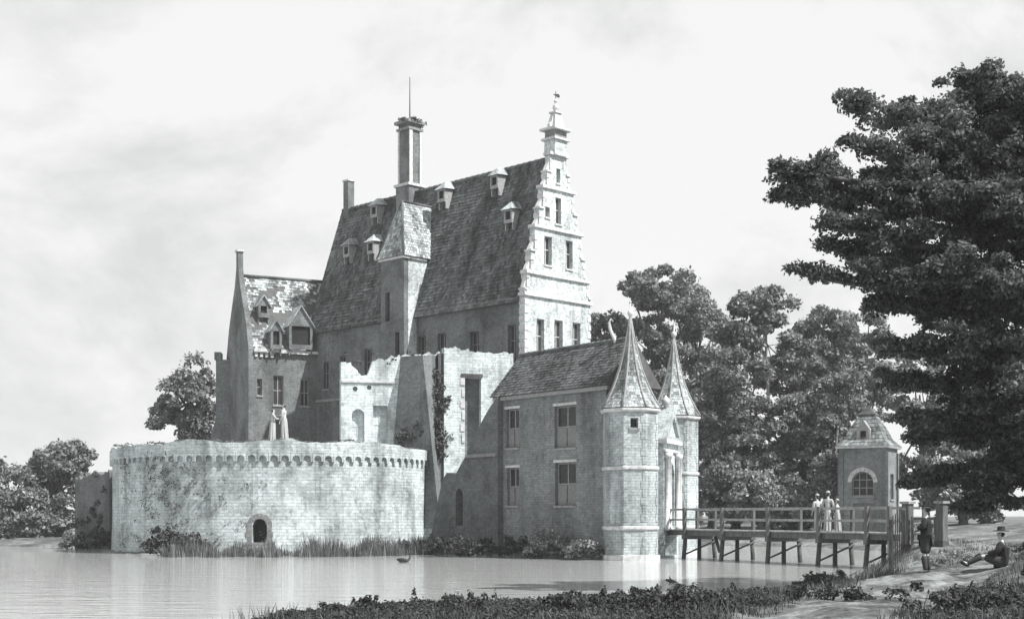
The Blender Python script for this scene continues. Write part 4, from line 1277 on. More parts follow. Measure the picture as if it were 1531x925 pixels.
for a in posts[1:6]:
    mb = MB(); mb.box(bf, a - .12, a + .12, BZ - .46, BZ - .264, -1.05, 1.05); mb.build('cross_beam', M['wood'], br)
    for c, sp2 in ((.9, .18), (0.02, 0.0), (-.88, -.18)):
        mb = MB(); mb.tube([bf.p(a, BZ - .44, c), bf.p(a + rnd.uniform(-.05, .05), -1.0, c + sp2)], [.105, .125], 8, jit=.06, rnd=rnd)
        mb.build('pile', M['darkwood'], br)
    mb = MB(); mb.tube([bf.p(a + .14, .25, .98), bf.p(a + .14, .95, -.95)], .05, 6); mb.build('brace', M['darkwood'], br)
mb = MB(); mb.tube([bf.p(posts[1] + .9, BZ - .3, -.4), bf.p(posts[1] + 1.1, .35, -.55)], .09, 7); mb.build('pile', M['darkwood'], br)
mb = MB(); mb.box(bf, bl_ - .1, bl_ + .5, .2, BZ - .29, -1.2, 1.2); mb.build('abutment', M['greystone'], br)

# ------------------------------------------------------------------ gate posts, gate and picket fence at the bank end
def gpost(px, D, label, lit):
    x, y = X(px, D), D; z = gz(x, y)
    t = thing('gate_post', (x, y, z), label, 'gate post', 'two gate posts at the bank end of the bridge')
    fr = Fr((x, y, 0), bd.cross(V((0, 0, 1))), -bd)
    fr = Fr((x, y, 0), (.8, .6, 0), (.6, -.8, 0))
    mb = MB(); mb.box(fr, -.17, .17, z - .3, 2.78, -.17, .17); mb.build('shaft', M['wood'], t)
    mb = MB(); mb.box(fr, -.23, .23, 2.78, 2.88, -.23, .23); mb.build('cap', M['woodtop'], t)
    mb = MB(); mb.box(fr, -.2, .2, z - .2, z + .25, -.2, .2); mb.build('foot', M['darkwood'], t)
    return fr, V((x, y, z))
f1, g1 = gpost(1357, 57, 'square timber gate post at the right end of the bridge railing', 1)
f2_, g2 = gpost(1408, 55.5, 'square timber gate post standing free right of the man in the hat', 1)
ga = thing('field_gate', g1.lerp(g2, .5), 'low barred timber gate between the two square gate posts', 'gate')
ge = V((g2.x - g1.x, g2.y - g1.y, 0)); gl = ge.length
gfr2 = Fr((g1.x, g1.y, 0), ge, (ge.y, -ge.x, 0))
zb = max(g1.z, g2.z) + .12
for i, z in enumerate((zb, zb + .34, zb + .66, zb + .98)):
    mb = MB(); mb.box(gfr2, .26, gl - .26, z, z + .1, -.03, .03); mb.build('bar', M['wood' if i > 2 else 'woodtop'], ga)
for a in (.26, gl / 2, gl - .34):
    mb = MB(); mb.box(gfr2, a, a + .09, zb - .05, zb + 1.12, .031, .09); mb.build('stile', M['wood'], ga)
pf0 = V((X(1352, 56.6), 56.6, 0)); pf1 = V((X(1331, 51.6), 51.6, 0))
pk = thing('picket_fence', (pf0.x, pf0.y, gz(pf0.x, pf0.y)), 'short dark picket fence running down the bank from the gate post', 'fence')
fe = pf1 - pf0; fl = fe.length; fr = Fr(pf0, fe, (fe.y, -fe.x, 0))
npk = 7
for i in range(npk):
    a = .15 + (fl - .3) * i / (npk - 1); q = fr.p(a, 0); z = gz(q.x, q.y); tz = 2.62 - .38 * i / (npk - 1)
    mb = MB(); w2 = .022 if 0 < i < npk - 1 else .06
    mb.slab(fr, [(a - w2, z - .25), (a + w2, z - .25), (a + w2, tz - .1), (a, tz), (a - w2, tz - .1)], (), -w2, w2); mb.build('picket', M['darkwood'], pk)
for t_ in (.22, .8):
    p_, q_ = fr.p(.05, 0), fr.p(fl - .05, 0)
    za = gz(p_.x, p_.y) * (1 - t_) + 2.6 * t_; zc = gz(q_.x, q_.y) * (1 - t_) + 2.22 * t_
    mb = MB(); mb.hexa([fr.p(.05, za, .11), fr.p(fl - .05, zc, .11), fr.p(fl - .05, zc, .05), fr.p(.05, za, .05),
                        fr.p(.05, za + .09, .11), fr.p(fl - .05, zc + .09, .11), fr.p(fl - .05, zc + .09, .05), fr.p(.05, za + .09, .05)])
    mb.build('rail', M['darkwood'], pk)

# ------------------------------------------------------------------ garden pavilion among the trees
pvD = 102.0; pvc = V((X(1307, pvD), pvD + 1.6, 0))
pv = thing('garden_pavilion', (pvc.x, pvc.y, 1.0), 'small square pavilion with arched window and pointed roof among the trees beyond the bridge', 'pavilion')
pa = R(29); pvn = V((-math.sin(pa), -math.cos(pa), 0)); pve = V((math.cos(pa), -math.sin(pa), 0))
PS = 1.75; PE = 7.3
for (n_2, e_2, front) in ((pvn, pve, True), (pve, -pvn, False), (-pvn, -pve, False), (-pve, pvn, False)):
    fr = Fr(pvc + n_2 * PS, e_2, n_2)
    x0 = -PS if n_2 in (pvn, -pvn) else -PS + .42
    hs = [arch(-.8, .8, 3.75, 5.55), rect(-.7, .7, 1.0, 3.2)] if front else ([rect(-.5, .5, 3.5, 5.4)] if n_2 == pve else [])
    mb = MB(); mb.slab(fr, rect(x0, -x0, .6, PE), hs, -.4, 0); mb.build('wall', M['gate'], pv)
    for a_ in (-PS + .16, PS - .16):
        mb = MB(); mb.box(fr, a_ - .17, a_ + .17, .6, PE - .3, .002, .12); mb.build('pilaster', M['brick'], pv)
    if front:
        window(pv, fr, -.8, .8, 3.75, 5.55, .18, 2, 2, .07, 'frame', 'arch')
        for k_ in (-1, 1):
            mb = MB(); mb.box(fr, min(k_ * .02, k_ * .69), max(k_ * .02, k_ * .69), 1.0, 3.18, -.25, -.17); mb.build('door_leaf', M['shutter'], pv)
        for i in range(9):
            t0_, t1_ = math.pi * i / 9, math.pi * (i + 1) / 9 - .03
            mb = MB(); mb.slab(fr, [(r_ * math.cos(t_), 4.75 + r_ * math.sin(t_)) for r_, t_ in ((.82, t0_), (1.12, t0_), (1.12, t1_), (.82, t1_))], (), -.1, .06); mb.build('arch_stone', M['stone'], pv)
    elif n_2 == pve:
        window(pv, fr, -.5, .5, 3.5, 5.4, .18, 1, 1, .07)
prot = math.atan2(pvn.y, pvn.x) + math.pi / 4
mb = MB(); mb.lathe((pvc.x, pvc.y, PE), [(0, PS * 1.414 + .3), (.18, PS * 1.414 + .42)], 4, prot, False); mb.build('eaves_cornice', M['stone'], pv)
prof = [(.182, PS * 1.414 + .32), (.7, PS * 1.2), (1.6, PS * .86), (2.5, PS * .46)]
mb = MB(); mb.lathe((pvc.x, pvc.y, PE), prof, 4, prot, False); pr_ = mb.build('roof', M['roofbase'], pv)
tl = MB(); rnd = random.Random(61)
def pq(z, r_, k_): return (pvc.x + r_ * math.cos(prot + k_ * math.pi / 2), pvc.y + r_ * math.sin(prot + k_ * math.pi / 2), PE + z)
for (z0, r0), (z1, r1_) in zip(prof[:-1], prof[1:]):
    for k_ in range(4):
        tl.tiles(pq(z0, r0, k_), pq(z0, r0, k_ + 1), pq(z1, r1_, k_ + 1), pq(z1, r1_, k_), .3, .3, .04, rnd)
tl.build('roof_tiles', M['midtile'], pr_, recalc=False)['kind'] = 'stuff'
mb = MB(); mb.lathe((pvc.x, pvc.y, PE + 2.5), [(0, .92), (.1, .94), (.3, .6), (.75, .1), (.8, .02)], 4, prot, False); mb.build('roof_cap', M['tile'], pv)
fr = Fr(pvc + pvn * 1.5, pve, pvn)
mb = MB(); mb.slab(fr, [(-.5, PE + .5), (.5, PE + .5), (.5, PE + 1.4), (0, PE + 2.1), (-.5, PE + 1.4)], [rect(-.22, .22, PE + .7, PE + 1.3)], -.9, .1); d = mb.build('dormer', M['frame'], pv)
mb = MB(); mb.slab(fr, rect(-.21, .21, PE + .71, PE + 1.29), (), -.2, -.05); mb.build('pane', M['void'], d)

# ------------------------------------------------------------------ people
SKINS = []
def skin_mesh(name, verts, edges, radii, mat, parent, sub=1, root=0):
    me = bpy.data.meshes.new(name)
    me.from_pydata([tuple(v) for v in verts], edges, [])
    me.materials.append(mat)
    o = bpy.data.objects.new(name, me); adopt(o, parent)
    m = o.modifiers.new('skin', 'SKIN'); m.use_smooth_shade = True; m.branch_smoothing = .6
    for i, r_ in enumerate(radii):
        me.skin_vertices[0].data[i].radius = (r_, r_) if not hasattr(r_, '__len__') else r_
    me.skin_vertices[0].data[root].use_root = True
    s_ = o.modifiers.new('sub', 'SUBSURF'); s_.levels = sub; s_.render_levels = sub
    SKINS.append(o)
    return o

STAND = dict(pelvis=(0, 0, .95), belly=(0, .01, 1.1), chest=(0, .0, 1.32), neck=(0, 0, 1.5), jaw=(0, .03, 1.57), head=(0, .02, 1.66), crown=(0, .0, 1.73), nose=(0, .115, 1.63),
             shL=(-.18, 0, 1.43), elL=(-.24, -.02, 1.15), wrL=(-.22, .1, .92), shR=(.18, 0, 1.43), elR=(.25, -.02, 1.15), wrR=(.22, .1, .92),
             hipL=(-.09, 0, .9), knL=(-.1, .02, .5), anL=(-.11, -.02, .09), toL=(-.13, .17, .035), hipR=(.09, 0, .9), knR=(.1, .02, .5), anR=(.11, -.02, .09), toR=(.13, .17, .035))
RAD = dict(pelvis=.13, belly=.125, chest=.14, neck=.052, jaw=.06, head=.088, crown=.06, nose=.016, shL=.06, elL=.042, wrL=.028, shR=.06, elR=.042, wrR=.028,
           hipL=.085, knL=.056, anL=.04, toL=.032, hipR=.085, knR=.056, anR=.04, toR=.032)
BONES = [('pelvis', 'belly'), ('belly', 'chest'), ('chest', 'neck'), ('neck', 'jaw'), ('jaw', 'head'), ('head', 'crown'), ('head', 'nose'), ('chest', 'shL'), ('shL', 'elL'), ('elL', 'wrL'), ('chest', 'shR'), ('shR', 'elR'), ('elR', 'wrR'),
         ('pelvis', 'hipL'), ('hipL', 'knL'), ('knL', 'anL'), ('anL', 'toL'), ('pelvis', 'hipR'), ('hipR', 'knR'), ('knR', 'anR'), ('anR', 'toR')]
def person(label, loc, yaw, pose=None, outfit='coat', scale=1.0, hat='wide', group=None, cloth='coat', legs='breeches', fingers=True):
    t = thing('person', loc, label, 'person', group)
    t.rotation_euler = (0, 0, yaw); t.scale = (scale,) * 3
    OFF[t.name] = V((0, 0, 0))         # parts are given in the person's own frame
    J = dict(STAND); J.update(pose or {})
    names = list(J); idx = {n: i for i, n in enumerate(names)}
    verts = [V(J[n]) for n in names]; rad = [RAD[n] for n in names]
    edges = [(idx[a], idx[b]) for a, b in BONES]
    for s_ in 'LR':                     # hands: palm, four unequal fingers, thumb
        w_, e_ = V(J['wr' + s_]), V(J['el' + s_])
        d = (w_ - e_).normalized(); sd_ = d.cross(V((0, 1, 0.3))).normalized(); up = d.cross(sd_)
        pm_ = len(verts); verts.append(w_ + d * .06); rad.append(.034); edges.append((idx['wr' + s_], pm_))
        if fingers:
            for k_, (o_, l_) in enumerate(((-.03, .065), (-.01, .078), (.012, .072), (.032, .055))):
                b_ = len(verts)
                verts += [w_ + d * .105 + sd_ * o_, w_ + d * (.105 + l_ * .55) + sd_ * o_ * 1.1 + up * .012, w_ + d * (.105 + l_ * .9) + sd_ * o_ * 1.1 + up * .035]
                rad += [.0105, .0095, .008]; edges += [(pm_, b_), (b_, b_ + 1), (b_ + 1, b_ + 2)]
            b_ = len(verts); verts += [w_ + d * .06 - sd_ * .048 + up * .01, w_ + d * .1 - sd_ * .062 + up * .03]; rad += [.012, .009]
            edges += [(pm_, b_), (b_, b_ + 1)]
    skin_mesh('body', verts, edges, rad, M['skin'], t, 1, idx['pelvis'])
    H = V(J['head']); hd = (V(J['crown']) - V(J['jaw'])).normalized()
    fw = (V(J['nose']) - H); fw = (fw - hd * fw.dot(hd)).normalized(); sdw = hd.cross(fw)
    for s_ in (-1, 1):
        mb = MB(); q = H + fw * .078 + sdw * .034 * s_ + hd * .012
        mb.lathe(q - V((0, 0, .012)), [(0, .004), (.006, .011), (.012, .013), (.018, .011), (.024, .004)], 8); mb.build('eye', M['hat'], t)
        mb = MB(); q = H + sdw * .09 * s_ - fw * .005; mb.lathe(q - V((0, 0, .03)), [(0, .008), (.02, .016), (.05, .018), (.06, .006)], 8); mb.build('ear', M['skin'], t)
    mb = MB(); q = H + fw * .082 - hd * .055; mb.tube([q - sdw * .022, q + fw * .004, q + sdw * .022], .006, 6); mb.build('mouth', M['breeches'], t)
    skin_mesh('hair', [H - fw * .03 + hd * .05, H - fw * .05 - hd * .01, H - fw * .05 - hd * .07], [(0, 1), (1, 2)], [.082, .07, .05], M['hair'], t)
    def sub(nm, seq, eds, rr, mat):
        skin_mesh(nm, [V(J[n]) if isinstance(n, str) else V(n) for n in seq], eds, rr, M[mat], t)
    if outfit == 'coat':
        sub('coat', ['belly', 'pelvis', 'chest', 'shL', 'elL', 'wrL', 'shR', 'elR', 'wrR', V(J['pelvis']) * .8 + (V(J['knL']) + V(J['knR'])) * .1, V(J['chest']).lerp(V(J['neck']), .72)], [(0, 1), (0, 2), (2, 3), (3, 4), (4, 5), (2, 6), (6, 7), (7, 8), (1, 9), (2, 10)],
            [.19, .215, .205, .1, .078, .056, .1, .078, .056, .2, .1], cloth)
        sub('breeches', ['pelvis', 'hipL', 'knL', 'hipR', 'knR'], [(0, 1), (1, 2), (0, 3), (3, 4)], [.17, .145, .105, .145, .105], legs)
        for s_ in 'LR':
            sub('stocking', ['kn' + s_, V(J['kn' + s_]).lerp(V(J['an' + s_]), .35), 'an' + s_], [(0, 1), (1, 2)], [.088, .076, .058], legs)
            sub('shoe', ['an' + s_, V(J['an' + s_]) + V((0, 0, -.05)), V(J['to' + s_]) + (V(J['to' + s_]) - V(J['an' + s_])) * .15], [(0, 1), (1, 2)], [.062, .06, .05], 'hat')
        nk = V(J['neck']); sub('collar', [nk - V((0, 0, .05)), nk + V((0, 0, .02))], [(0, 1)], [.07, .064], 'linen')
    else:
        sub('bodice', ['belly', 'chest', 'shL', 'elL', 'wrL', 'shR', 'elR', 'wrR'], [(0, 1), (1, 2), (2, 3), (3, 4), (1, 5), (5, 6), (6, 7)],
            [.14, .15, .08, .06, .045, .08, .06, .045], cloth)
        mb = MB(); rings = []
        for z_, r_, f_ in ((.03, .165, .2), (.2, .16, .18), (.5, .155, .13), (.8, .15, .07), (1.0, .14, .02), (1.08, .12, 0)):
            rings.append(mb.add([(r_ * (1 + f_ * math.sin(7 * a_ + z_ * 2)) * math.cos(a_), r_ * 1.05 * (1 + f_ * math.sin(7 * a_ + z_ * 2)) * math.sin(a_) - .05 * (1 - z_), z_) for a_ in np.linspace(0, 2 * math.pi, 43)[:-1]]))
        for r0_, r1_ in zip(rings[:-1], rings[1:]):
            for q_ in range(42):
                mb.smooth.add(len(mb.f)); mb.f.append((r0_ + q_, r0_ + (q_ + 1) % 42, r1_ + (q_ + 1) % 42, r1_ + q_))
        mb.build('skirt', M[cloth], t)
    if hat:
        mb = MB(); br_ = .2 if hat == 'wide' else .12; q = H + hd * .07 - fw * .01
        prof = [(0, br_), (.012, br_ + .01), (.022, br_), (.025, .1), (.1, .094), (.125, .08), (.13, .02)] if hat == 'wide' else [(0, .1), (.04, .1), (.09, .07), (.11, .02)]
        mb.lathe(q, prof, 16); mb.build('hat', M['hat' if hat == 'wide' else cloth], t)
    return t
mx_, my_ = X(1385, 38), 38.0
person('man in dark coat, breeches and hat standing on the track before the gate', (mx_, my_, gz(mx_, my_) + .03), R(62),
       dict(elL=(-.3, .02, 1.16), wrL=(-.12, .2, 1.2), elR=(.31, -.02, 1.17), wrR=(.14, .2, 1.12), knL=(-.12, .04, .5), anL=(-.15, -.01, .09), toL=(-.19, .17, .035), anR=(.14, -.04, .09), toR=(.2, .13, .035)), scale=1.08)
sx_, sy_ = X(1500, 35), 35.0
person('man in dark clothes and hat sitting on the grassy bank under the great tree', (sx_, sy_, gz(sx_, sy_) - .02), R(72),
       dict(pelvis=(0, 0, .15), belly=(0, -.02, .3), chest=(0, .02, .52), neck=(0, .05, .69), jaw=(0, .08, .76), head=(0, .07, .85), crown=(0, .05, .92), nose=(0, .165, .82),
            shL=(-.18, .04, .63), elL=(-.27, .16, .4), wrL=(-.16, .38, .34), shR=(.18, .04, .63), elR=(.27, .14, .4), wrR=(.12, .36, .36),
            hipL=(-.1, .06, .14), knL=(-.14, .48, .3), anL=(-.15, .86, .1), toL=(-.17, 1.0, .16), hipR=(.1, .06, .14), knR=(.13, .5, .34), anR=(.12, .84, .09), toR=(.15, 1.0, .14)), scale=1.02)
# pale figures on the bridge and on the bastion rim
for px, dpx, s_, hat, yw, lab in ((1222, .35, .95, 'cap', 20, 'slim figure in a pale gown on the bridge, left one of the group'),
                             (1238, .2, 1.02, 'cap', -30, 'taller figure in a pale gown on the bridge, middle one of the group'),
                             (1252, -.1, .82, 'cap', 60, 'smaller figure in a pale gown on the bridge, right one of the group')):
    a = BA(px, dpx); q = bf.p(a, BZ + .065, dpx)
    person(lab, tuple(q), R(yw), None, 'dress', s_, hat, 'walkers on the bridge', 'linen', fingers=True)
for px, yw, s_, lab in ((408, -70, 1.08, 'figure in a pale gown on the bastion rim facing right'), (425, 75, 1.18, 'taller figure in a pale gown on the bastion rim facing left')):
    t_ = ang_px(px); q = bp(t_, rim(t_), RB - .25)
    person(lab, (q.x, q.y, rim(t_) - .01), R(yw), dict(elR=(.22, .1, 1.2), wrR=(.16, .3, 1.2)), 'dress', s_, None, 'pale figures on the bastion', 'linen')

# ------------------------------------------------------------------ water birds and a floating stump
def bird(label, px, D, yaw, mat, s_=1.0, neck=True):
    t = thing('water_bird', (X(px, D), D, 0), label, 'water bird')
    t.rotation_euler = (0, 0, yaw); t.scale = (s_,) * 3; OFF[t.name] = V((0, 0, 0))
    v = [(0, 0, .1), (0, -.3, .12), (0, -.5, .22), (0, .28, .14), (0, .4, .28), (0, .42, .5), (0, .46, .66), (0, .56, .68), (0, .68, .63)]
    skin_mesh('body', v, [(0, 1), (1, 2), (0, 3), (3, 4), (4, 5), (5, 6), (6, 7), (7, 8)], [(.19, .15), (.16, .12), .04, (.14, .12), .065, .045, .045, .05, .018], M[mat], t, 2)
    for k_ in (-1, 1):
        skin_mesh('wing', [(k_ * .14, .12, .2), (k_ * .16, -.15, .24), (k_ * .08, -.45, .26)], [(0, 1), (1, 2)], [(.06, .08), (.07, .1), .025], M[mat], t, 1)
    mb = MB(); mb.tube([(0, .66, .64), (0, .75, .6)], [.022, .01], 6); mb.build('beak', M['darkfeather'], t)
bird('small dark bird with upright neck on the moat near the bastion', 604, 67.2, R(-80), 'darkfeather', .72)
lg = thing('driftwood', (X(1003, 47), 47, 0), 'dark stub of wood floating in the moat below the bridge', 'driftwood')
mb = MB(); mb.tube([lg.location + V((-.16, .1, .09)), lg.location + V((0, .02, .06)), lg.location + V((.2, -.1, -.02))], [.04, .07, .06], 8, jit=.1)
mb.build('stub', M['darkwood'], lg)
mb = MB(); mb.tube([lg.location + V((0, .02, .1)), lg.location + V((-.06, 0, .22))], [.03, .015], 6); mb.build('snag', M['darkwood'], lg)

# ------------------------------------------------------------------ park trees
rng = np.random.default_rng(77)
def ptree(label, px, py, pyb, wpx, D, mat='leaf_mid', nb=46, nleaf=330, dense=1.0, lobes=None, bark='bark', trunk_r=.35, group='park trees behind the moat', name='park_tree', br=None, fork=.45, leaf=None):
    cx = X(px, D); zt = Z(py, D); zb_ = Z(pyb, D); rw_ = wpx / 2 / F * D
    base = (cx, D, gz(cx, D))
    H = zt - zb_
    if lobes is None:
        crown = [(cx, D, zb_ + H * .55, rw_, rw_ * .9, H * .46, 3), (cx + rw_ * .35, D - .5, zb_ + H * .3, rw_ * .7, rw_ * .7, H * .28, 1.2), (cx - rw_ * .4, D, zb_ + H * .38, rw_ * .65, rw_ * .7, H * .28, 1.2), (cx - rw_ * .1, D, zb_ + H * .82, rw_ * .55, rw_ * .5, H * .18, 1)]
    else:
        crown = [(X(a, D + d), D + d, Z(b, D + d), r1 / F * D, r1 / F * D * .9, r2 * 1.22 / F * D, wt) for a, b, r1, r2, d, wt in lobes]
    return make_tree(name, label, base, crown, M[mat], rng, int(nb * 1.7), int(nleaf * .95), leaf or .2 * D / 125, br or .92 * D / 125, bark, trunk_r, group, fork=fork)
ptree('tall full-crowned tree rising behind the two gate tower spires', 985, 403, 690, 140, 128, nb=60, lobes=[(985, 440, 55, 36, 0, 3), (1000, 500, 62, 55, 1, 3), (975, 570, 60, 70, 0, 3), (1005, 650, 60, 60, 0, 2)])
ptree('pale thin-leaved tree just right of the far spire', 1045, 450, 700, 100, 136, 'leaf_light', 44, 200, lobes=[(1035, 470, 34, 30, 0, 2), (1060, 520, 45, 45, 0, 2), (1050, 600, 45, 70, 0, 2)])
ptree('tall open tree with bare leaning stems and tufted top above the thicket', 1150, 440, 650, 120, 122, nb=56, bark='palebark', trunk_r=.17, fork=.7, lobes=[(1142, 458, 42, 20, 0, 2.5), (1120, 485, 36, 26, 0, 2), (1150, 520, 46, 36, 0, 2.5), (1095, 505, 22, 12, -1, .8), (1190, 545, 40, 32, 0, 2), (1175, 600, 50, 45, 1, 2)])
ptree('dense dark rounded tree right of the gate towers', 1100, 525, 765, 120, 113, 'leaf_mid', 64, 330, lobes=[(1100, 556, 42, 30, 0, 2), (1085, 620, 46, 50, 0, 3), (1110, 690, 60, 60, -1, 3), (1078, 720, 34, 44, -1, 2)])
ptree('broad tree with an open crown above the pavilion on the left', 1240, 470, 640, 110, 126, nb=50, lobes=[(1235, 495, 38, 26, 0, 2), (1215, 530, 40, 30, 0, 2), (1265, 530, 46, 34, 1, 2), (1240, 590, 60, 50, 0, 2.5)])
ptree('pale feathery tree between the thicket and the great oak', 1300, 480, 640, 90, 134, 'leaf_light', 44, 220, lobes=[(1292, 500, 36, 24, 0, 2), (1310, 560, 44, 44, 0, 2), (1290, 610, 50, 44, 0, 2)])
ptree('bushy mid-height tree standing over the bridge railing', 1175, 600, 775, 140, 112, 'leaf_mid', 54, 300, lobes=[(1170, 640, 50, 40, 0, 2), (1205, 680, 40, 44, 0, 2), (1150, 720, 50, 44, 0, 2)])
ptree('light leafy shrub tree at the water edge behind the bridge', 1140, 690, 800, 120, 108, 'leaf_light', 34, 240, lobes=[(1130, 745, 40, 30, 0, 2), (1185, 760, 36, 26, 0, 2)], group='park trees behind the moat')
ptree('dark slender tree close to the left side of the pavilion', 1248, 560, 765, 60, 109, 'leaf_mid', 44, 300, lobes=[(1255, 590, 34, 30, 0, 2), (1240, 660, 24, 60, 0, 2.4), (1238, 730, 22, 36, -3, 1)])
ptree('tree behind the great hall corner and the gatehouse roof', 908, 478, 640, 70, 132, nb=34, lobes=[(905, 505, 30, 26, 0, 2), (915, 570, 40, 60, 0, 2)])
ptree('pale tree right of the pavilion below the oak boughs', 1385, 560, 765, 110, 124, 'leaf_light', 44, 240, lobes=[(1375, 590, 44, 40, 0, 2), (1400, 660, 46, 50, 0, 2), (1375, 715, 40, 40, 0, 1.5)])
ptree('distant tree at the right edge behind the oak', 1480, 600, 770, 140, 128, 'leaf_mid', 44, 260, lobes=[(1460, 650, 60, 50, 0, 2), (1500, 700, 60, 60, 0, 2)])
ptree('bushy distant tree behind the free-standing gate post', 1440, 690, 775, 90, 112, 'leaf_mid', 34, 240, lobes=[(1430, 735, 44, 34, 0, 2), (1470, 745, 40, 30, 0, 2)])
ptree('dense dark thicket reaching the ground behind the middle of the bridge', 1150, 650, 795, 150, 110, 'leaf_mid', 50, 300, lobes=[(1090, 735, 46, 40, 0, 2), (1140, 725, 46, 50, 1, 2), (1195, 735, 46, 46, 0, 2)], fork=.3)
ptree('dense thicket left of the pavilion behind the white figures', 1225, 640, 795, 80, 111, 'leaf_mid', 40, 300, lobes=[(1215, 650, 36, 50, 0, 2), (1225, 740, 40, 40, 0, 2)], fork=.3)
ptree('dense mid-grey trees filling the gap beside the far gate tower', 1065, 600, 770, 70, 118, 'leaf_mid', 40, 300, lobes=[(1065, 600, 36, 60, 0, 2), (1065, 700, 36, 60, 0, 2)], fork=.3)
ptree('lone tree leaning out behind the left end of the castle', 275, 546, 665, 100, 118, 'leaf_far', 46, 260, lobes=[(290, 572, 28, 24, 0, 2), (278, 605, 46, 28, 0, 3), (248, 628, 28, 14, 0, 1.2), (300, 640, 26, 26, 0, 2)], group='trees left of the castle', fork=.75)
ptree('rounded tree with two tufts left of the ruined wall', 88, 664, 812, 110, 114, 'leaf_far', 48, 280, lobes=[(70, 700, 34, 24, 0, 2), (105, 690, 26, 26, 0, 2), (88, 750, 50, 50, -1, 3)], group='trees left of the castle', fork=.3)
ptree('lower bushy tree at the left edge of the view', 15, 702, 815, 90, 112, 'leaf_far', 44, 280, lobes=[(10, 735, 44, 34, 0, 2), (40, 775, 46, 36, -1, 2.4)], group='trees left of the castle', fork=.3)

# ------------------------------------------------------------------ great oak at the right
rng = np.random.default_rng(123)
OT = V((17.6, 40.5, gz(17.6, 40.5)))
oak = thing('oak_tree', OT, 'huge dark spreading oak reaching over the track from the right edge', 'tree')
boughs = [  # tip px, py, depth, height where it leaves the trunk, number of clumps, spread
    (1163, 250, 38.5, 9.5, 46, 1.0), (1158, 298, 39.5, 8.6, 40, .8), (1190, 285, 41.0, 9.0, 34, .9), (1264, 165, 40.0, 11.2, 48, 1.2), (1335, 172, 41.5, 11.6, 48, 1.3), (1438, 130, 41.0, 12.5, 56, 1.4),
    (1512, 145, 39.0, 12.5, 52, 1.4), (1236, 345, 38.5, 7.8, 42, .8), (1198, 412, 39.0, 6.6, 44, .8), (1232, 372, 40.5, 7.2, 36, .8), (1295, 462, 40.0, 5.8, 44, .8), (1290, 400, 42.5, 6.8, 36, 1.0),
    (1328, 530, 39.0, 5.0, 48, 1.0), (1332, 582, 40.5, 4.4, 46, 1.0), (1352, 640, 40.0, 3.7, 46, 1.0), (1372, 660, 41.5, 3.6, 40, 1.0), (1360, 728, 42.0, 2.9, 40, .7), (1432, 765, 42.0, 2.3, 36, .7),
    (1268, 222, 39.0, 10.2, 40, 1.0), (1300, 262, 40.5, 9.8, 44, 1.0), (1365, 215, 39.0, 10.8, 46, 1.2), (1238, 275, 39.5, 9.2, 30, .8), (1720, 250, 41, 9.8, 46, 1.5), (1765, 400, 40, 7.4, 46, 1.5), (1640, 112, 40, 12.6, 50, 1.4), (1720, 540, 41.5, 5.2, 44, 1.4), (1600, 190, 44.5, 11.4, 44, 1.4), (1640, 330, 36.5, 8.8, 44, 1.5), (1650, 480, 45, 6.2, 40, 1.5), (1400, 420, 38.0, 7.2, 56, 1.6), (1420, 520, 38.5, 5.4, 60, 1.6), (1450, 620, 39.0, 4.2, 60, 1.4), (1470, 300, 38.0, 9.4, 60, 1.7), (1400, 260, 43.0, 9.8, 50, 1.5), (1500, 690, 41.0, 3.3, 50, 1.1), (1510, 450, 42.0, 6.6, 50, 1.8)]
mbt = MB(); rnd = random.Random(9)
mbt.tube([OT + V((0, 0, -.4)), OT + V((.05, 0, .4)), OT + V((-.1, 0, 3)), OT + V((.1, .1, 7)), OT + V((-.1, 0, 10)), OT + V((-.5, 0, 13.4))], [1.0, .72, .6, .5, .34, .1], 12, jit=.07, rnd=rnd)
blobs = []
for (px, py, D, zs, n, spd) in boughs:
    tip = P(px, py, D); s0 = V((OT.x, OT.y, min(12.6, max(1.8, .42 * (zs * .82 + .4) + .58 * (tip.z * .88 + .3)))))
    m1 = s0.lerp(tip, .5) + V((0, 0, .7))
    path = []
    for t_ in np.linspace(0, 1, 9):
        q = s0 * ((1 - t_) ** 2) + m1 * (2 * t_ * (1 - t_)) + tip * (t_ ** 2)
        path.append(q + V((rnd.uniform(-.12, .12), rnd.uniform(-.12, .12), rnd.uniform(-.1, .1))))
    mbt.tube(path, [.2 * (1 - .92 * i / 8) + .015 for i in range(9)], 6, cap=False, rnd=rnd)
    for i in range(n):
        t_ = .22 + .78 * rng.uniform(0, 1) ** .75
        f_ = t_ * 8; k_ = min(7, int(f_)); q = path[k_].lerp(path[k_ + 1], f_ - k_)
        sp3 = spd * (1.25 * (1 - t_) + .28)
        e = q + V((rng.normal() * sp3 * .6, rng.normal() * sp3 * .8, rng.normal() * sp3 * .34 + .1))
        r_ = .46 * rng.uniform(.55, 1.2) * (1.12 - .35 * t_)
        blobs.append((e.x, e.y, e.z, r_ * 1.15, r_ * 1.1, r_ * .92, int(190 * rng.uniform(.7, 1.2))))
        if i % 3 == 0:
            mbt.tube([q, q.lerp(e, .5) + V((0, 0, .06)), e], [.035, .025, .01], 4, cap=False, rnd=rnd)
mbt.build('trunk', M['bark'], oak)
foliage('crown', blobs, .075, M['leaf_dark'], oak, rng, 1.0, .2)

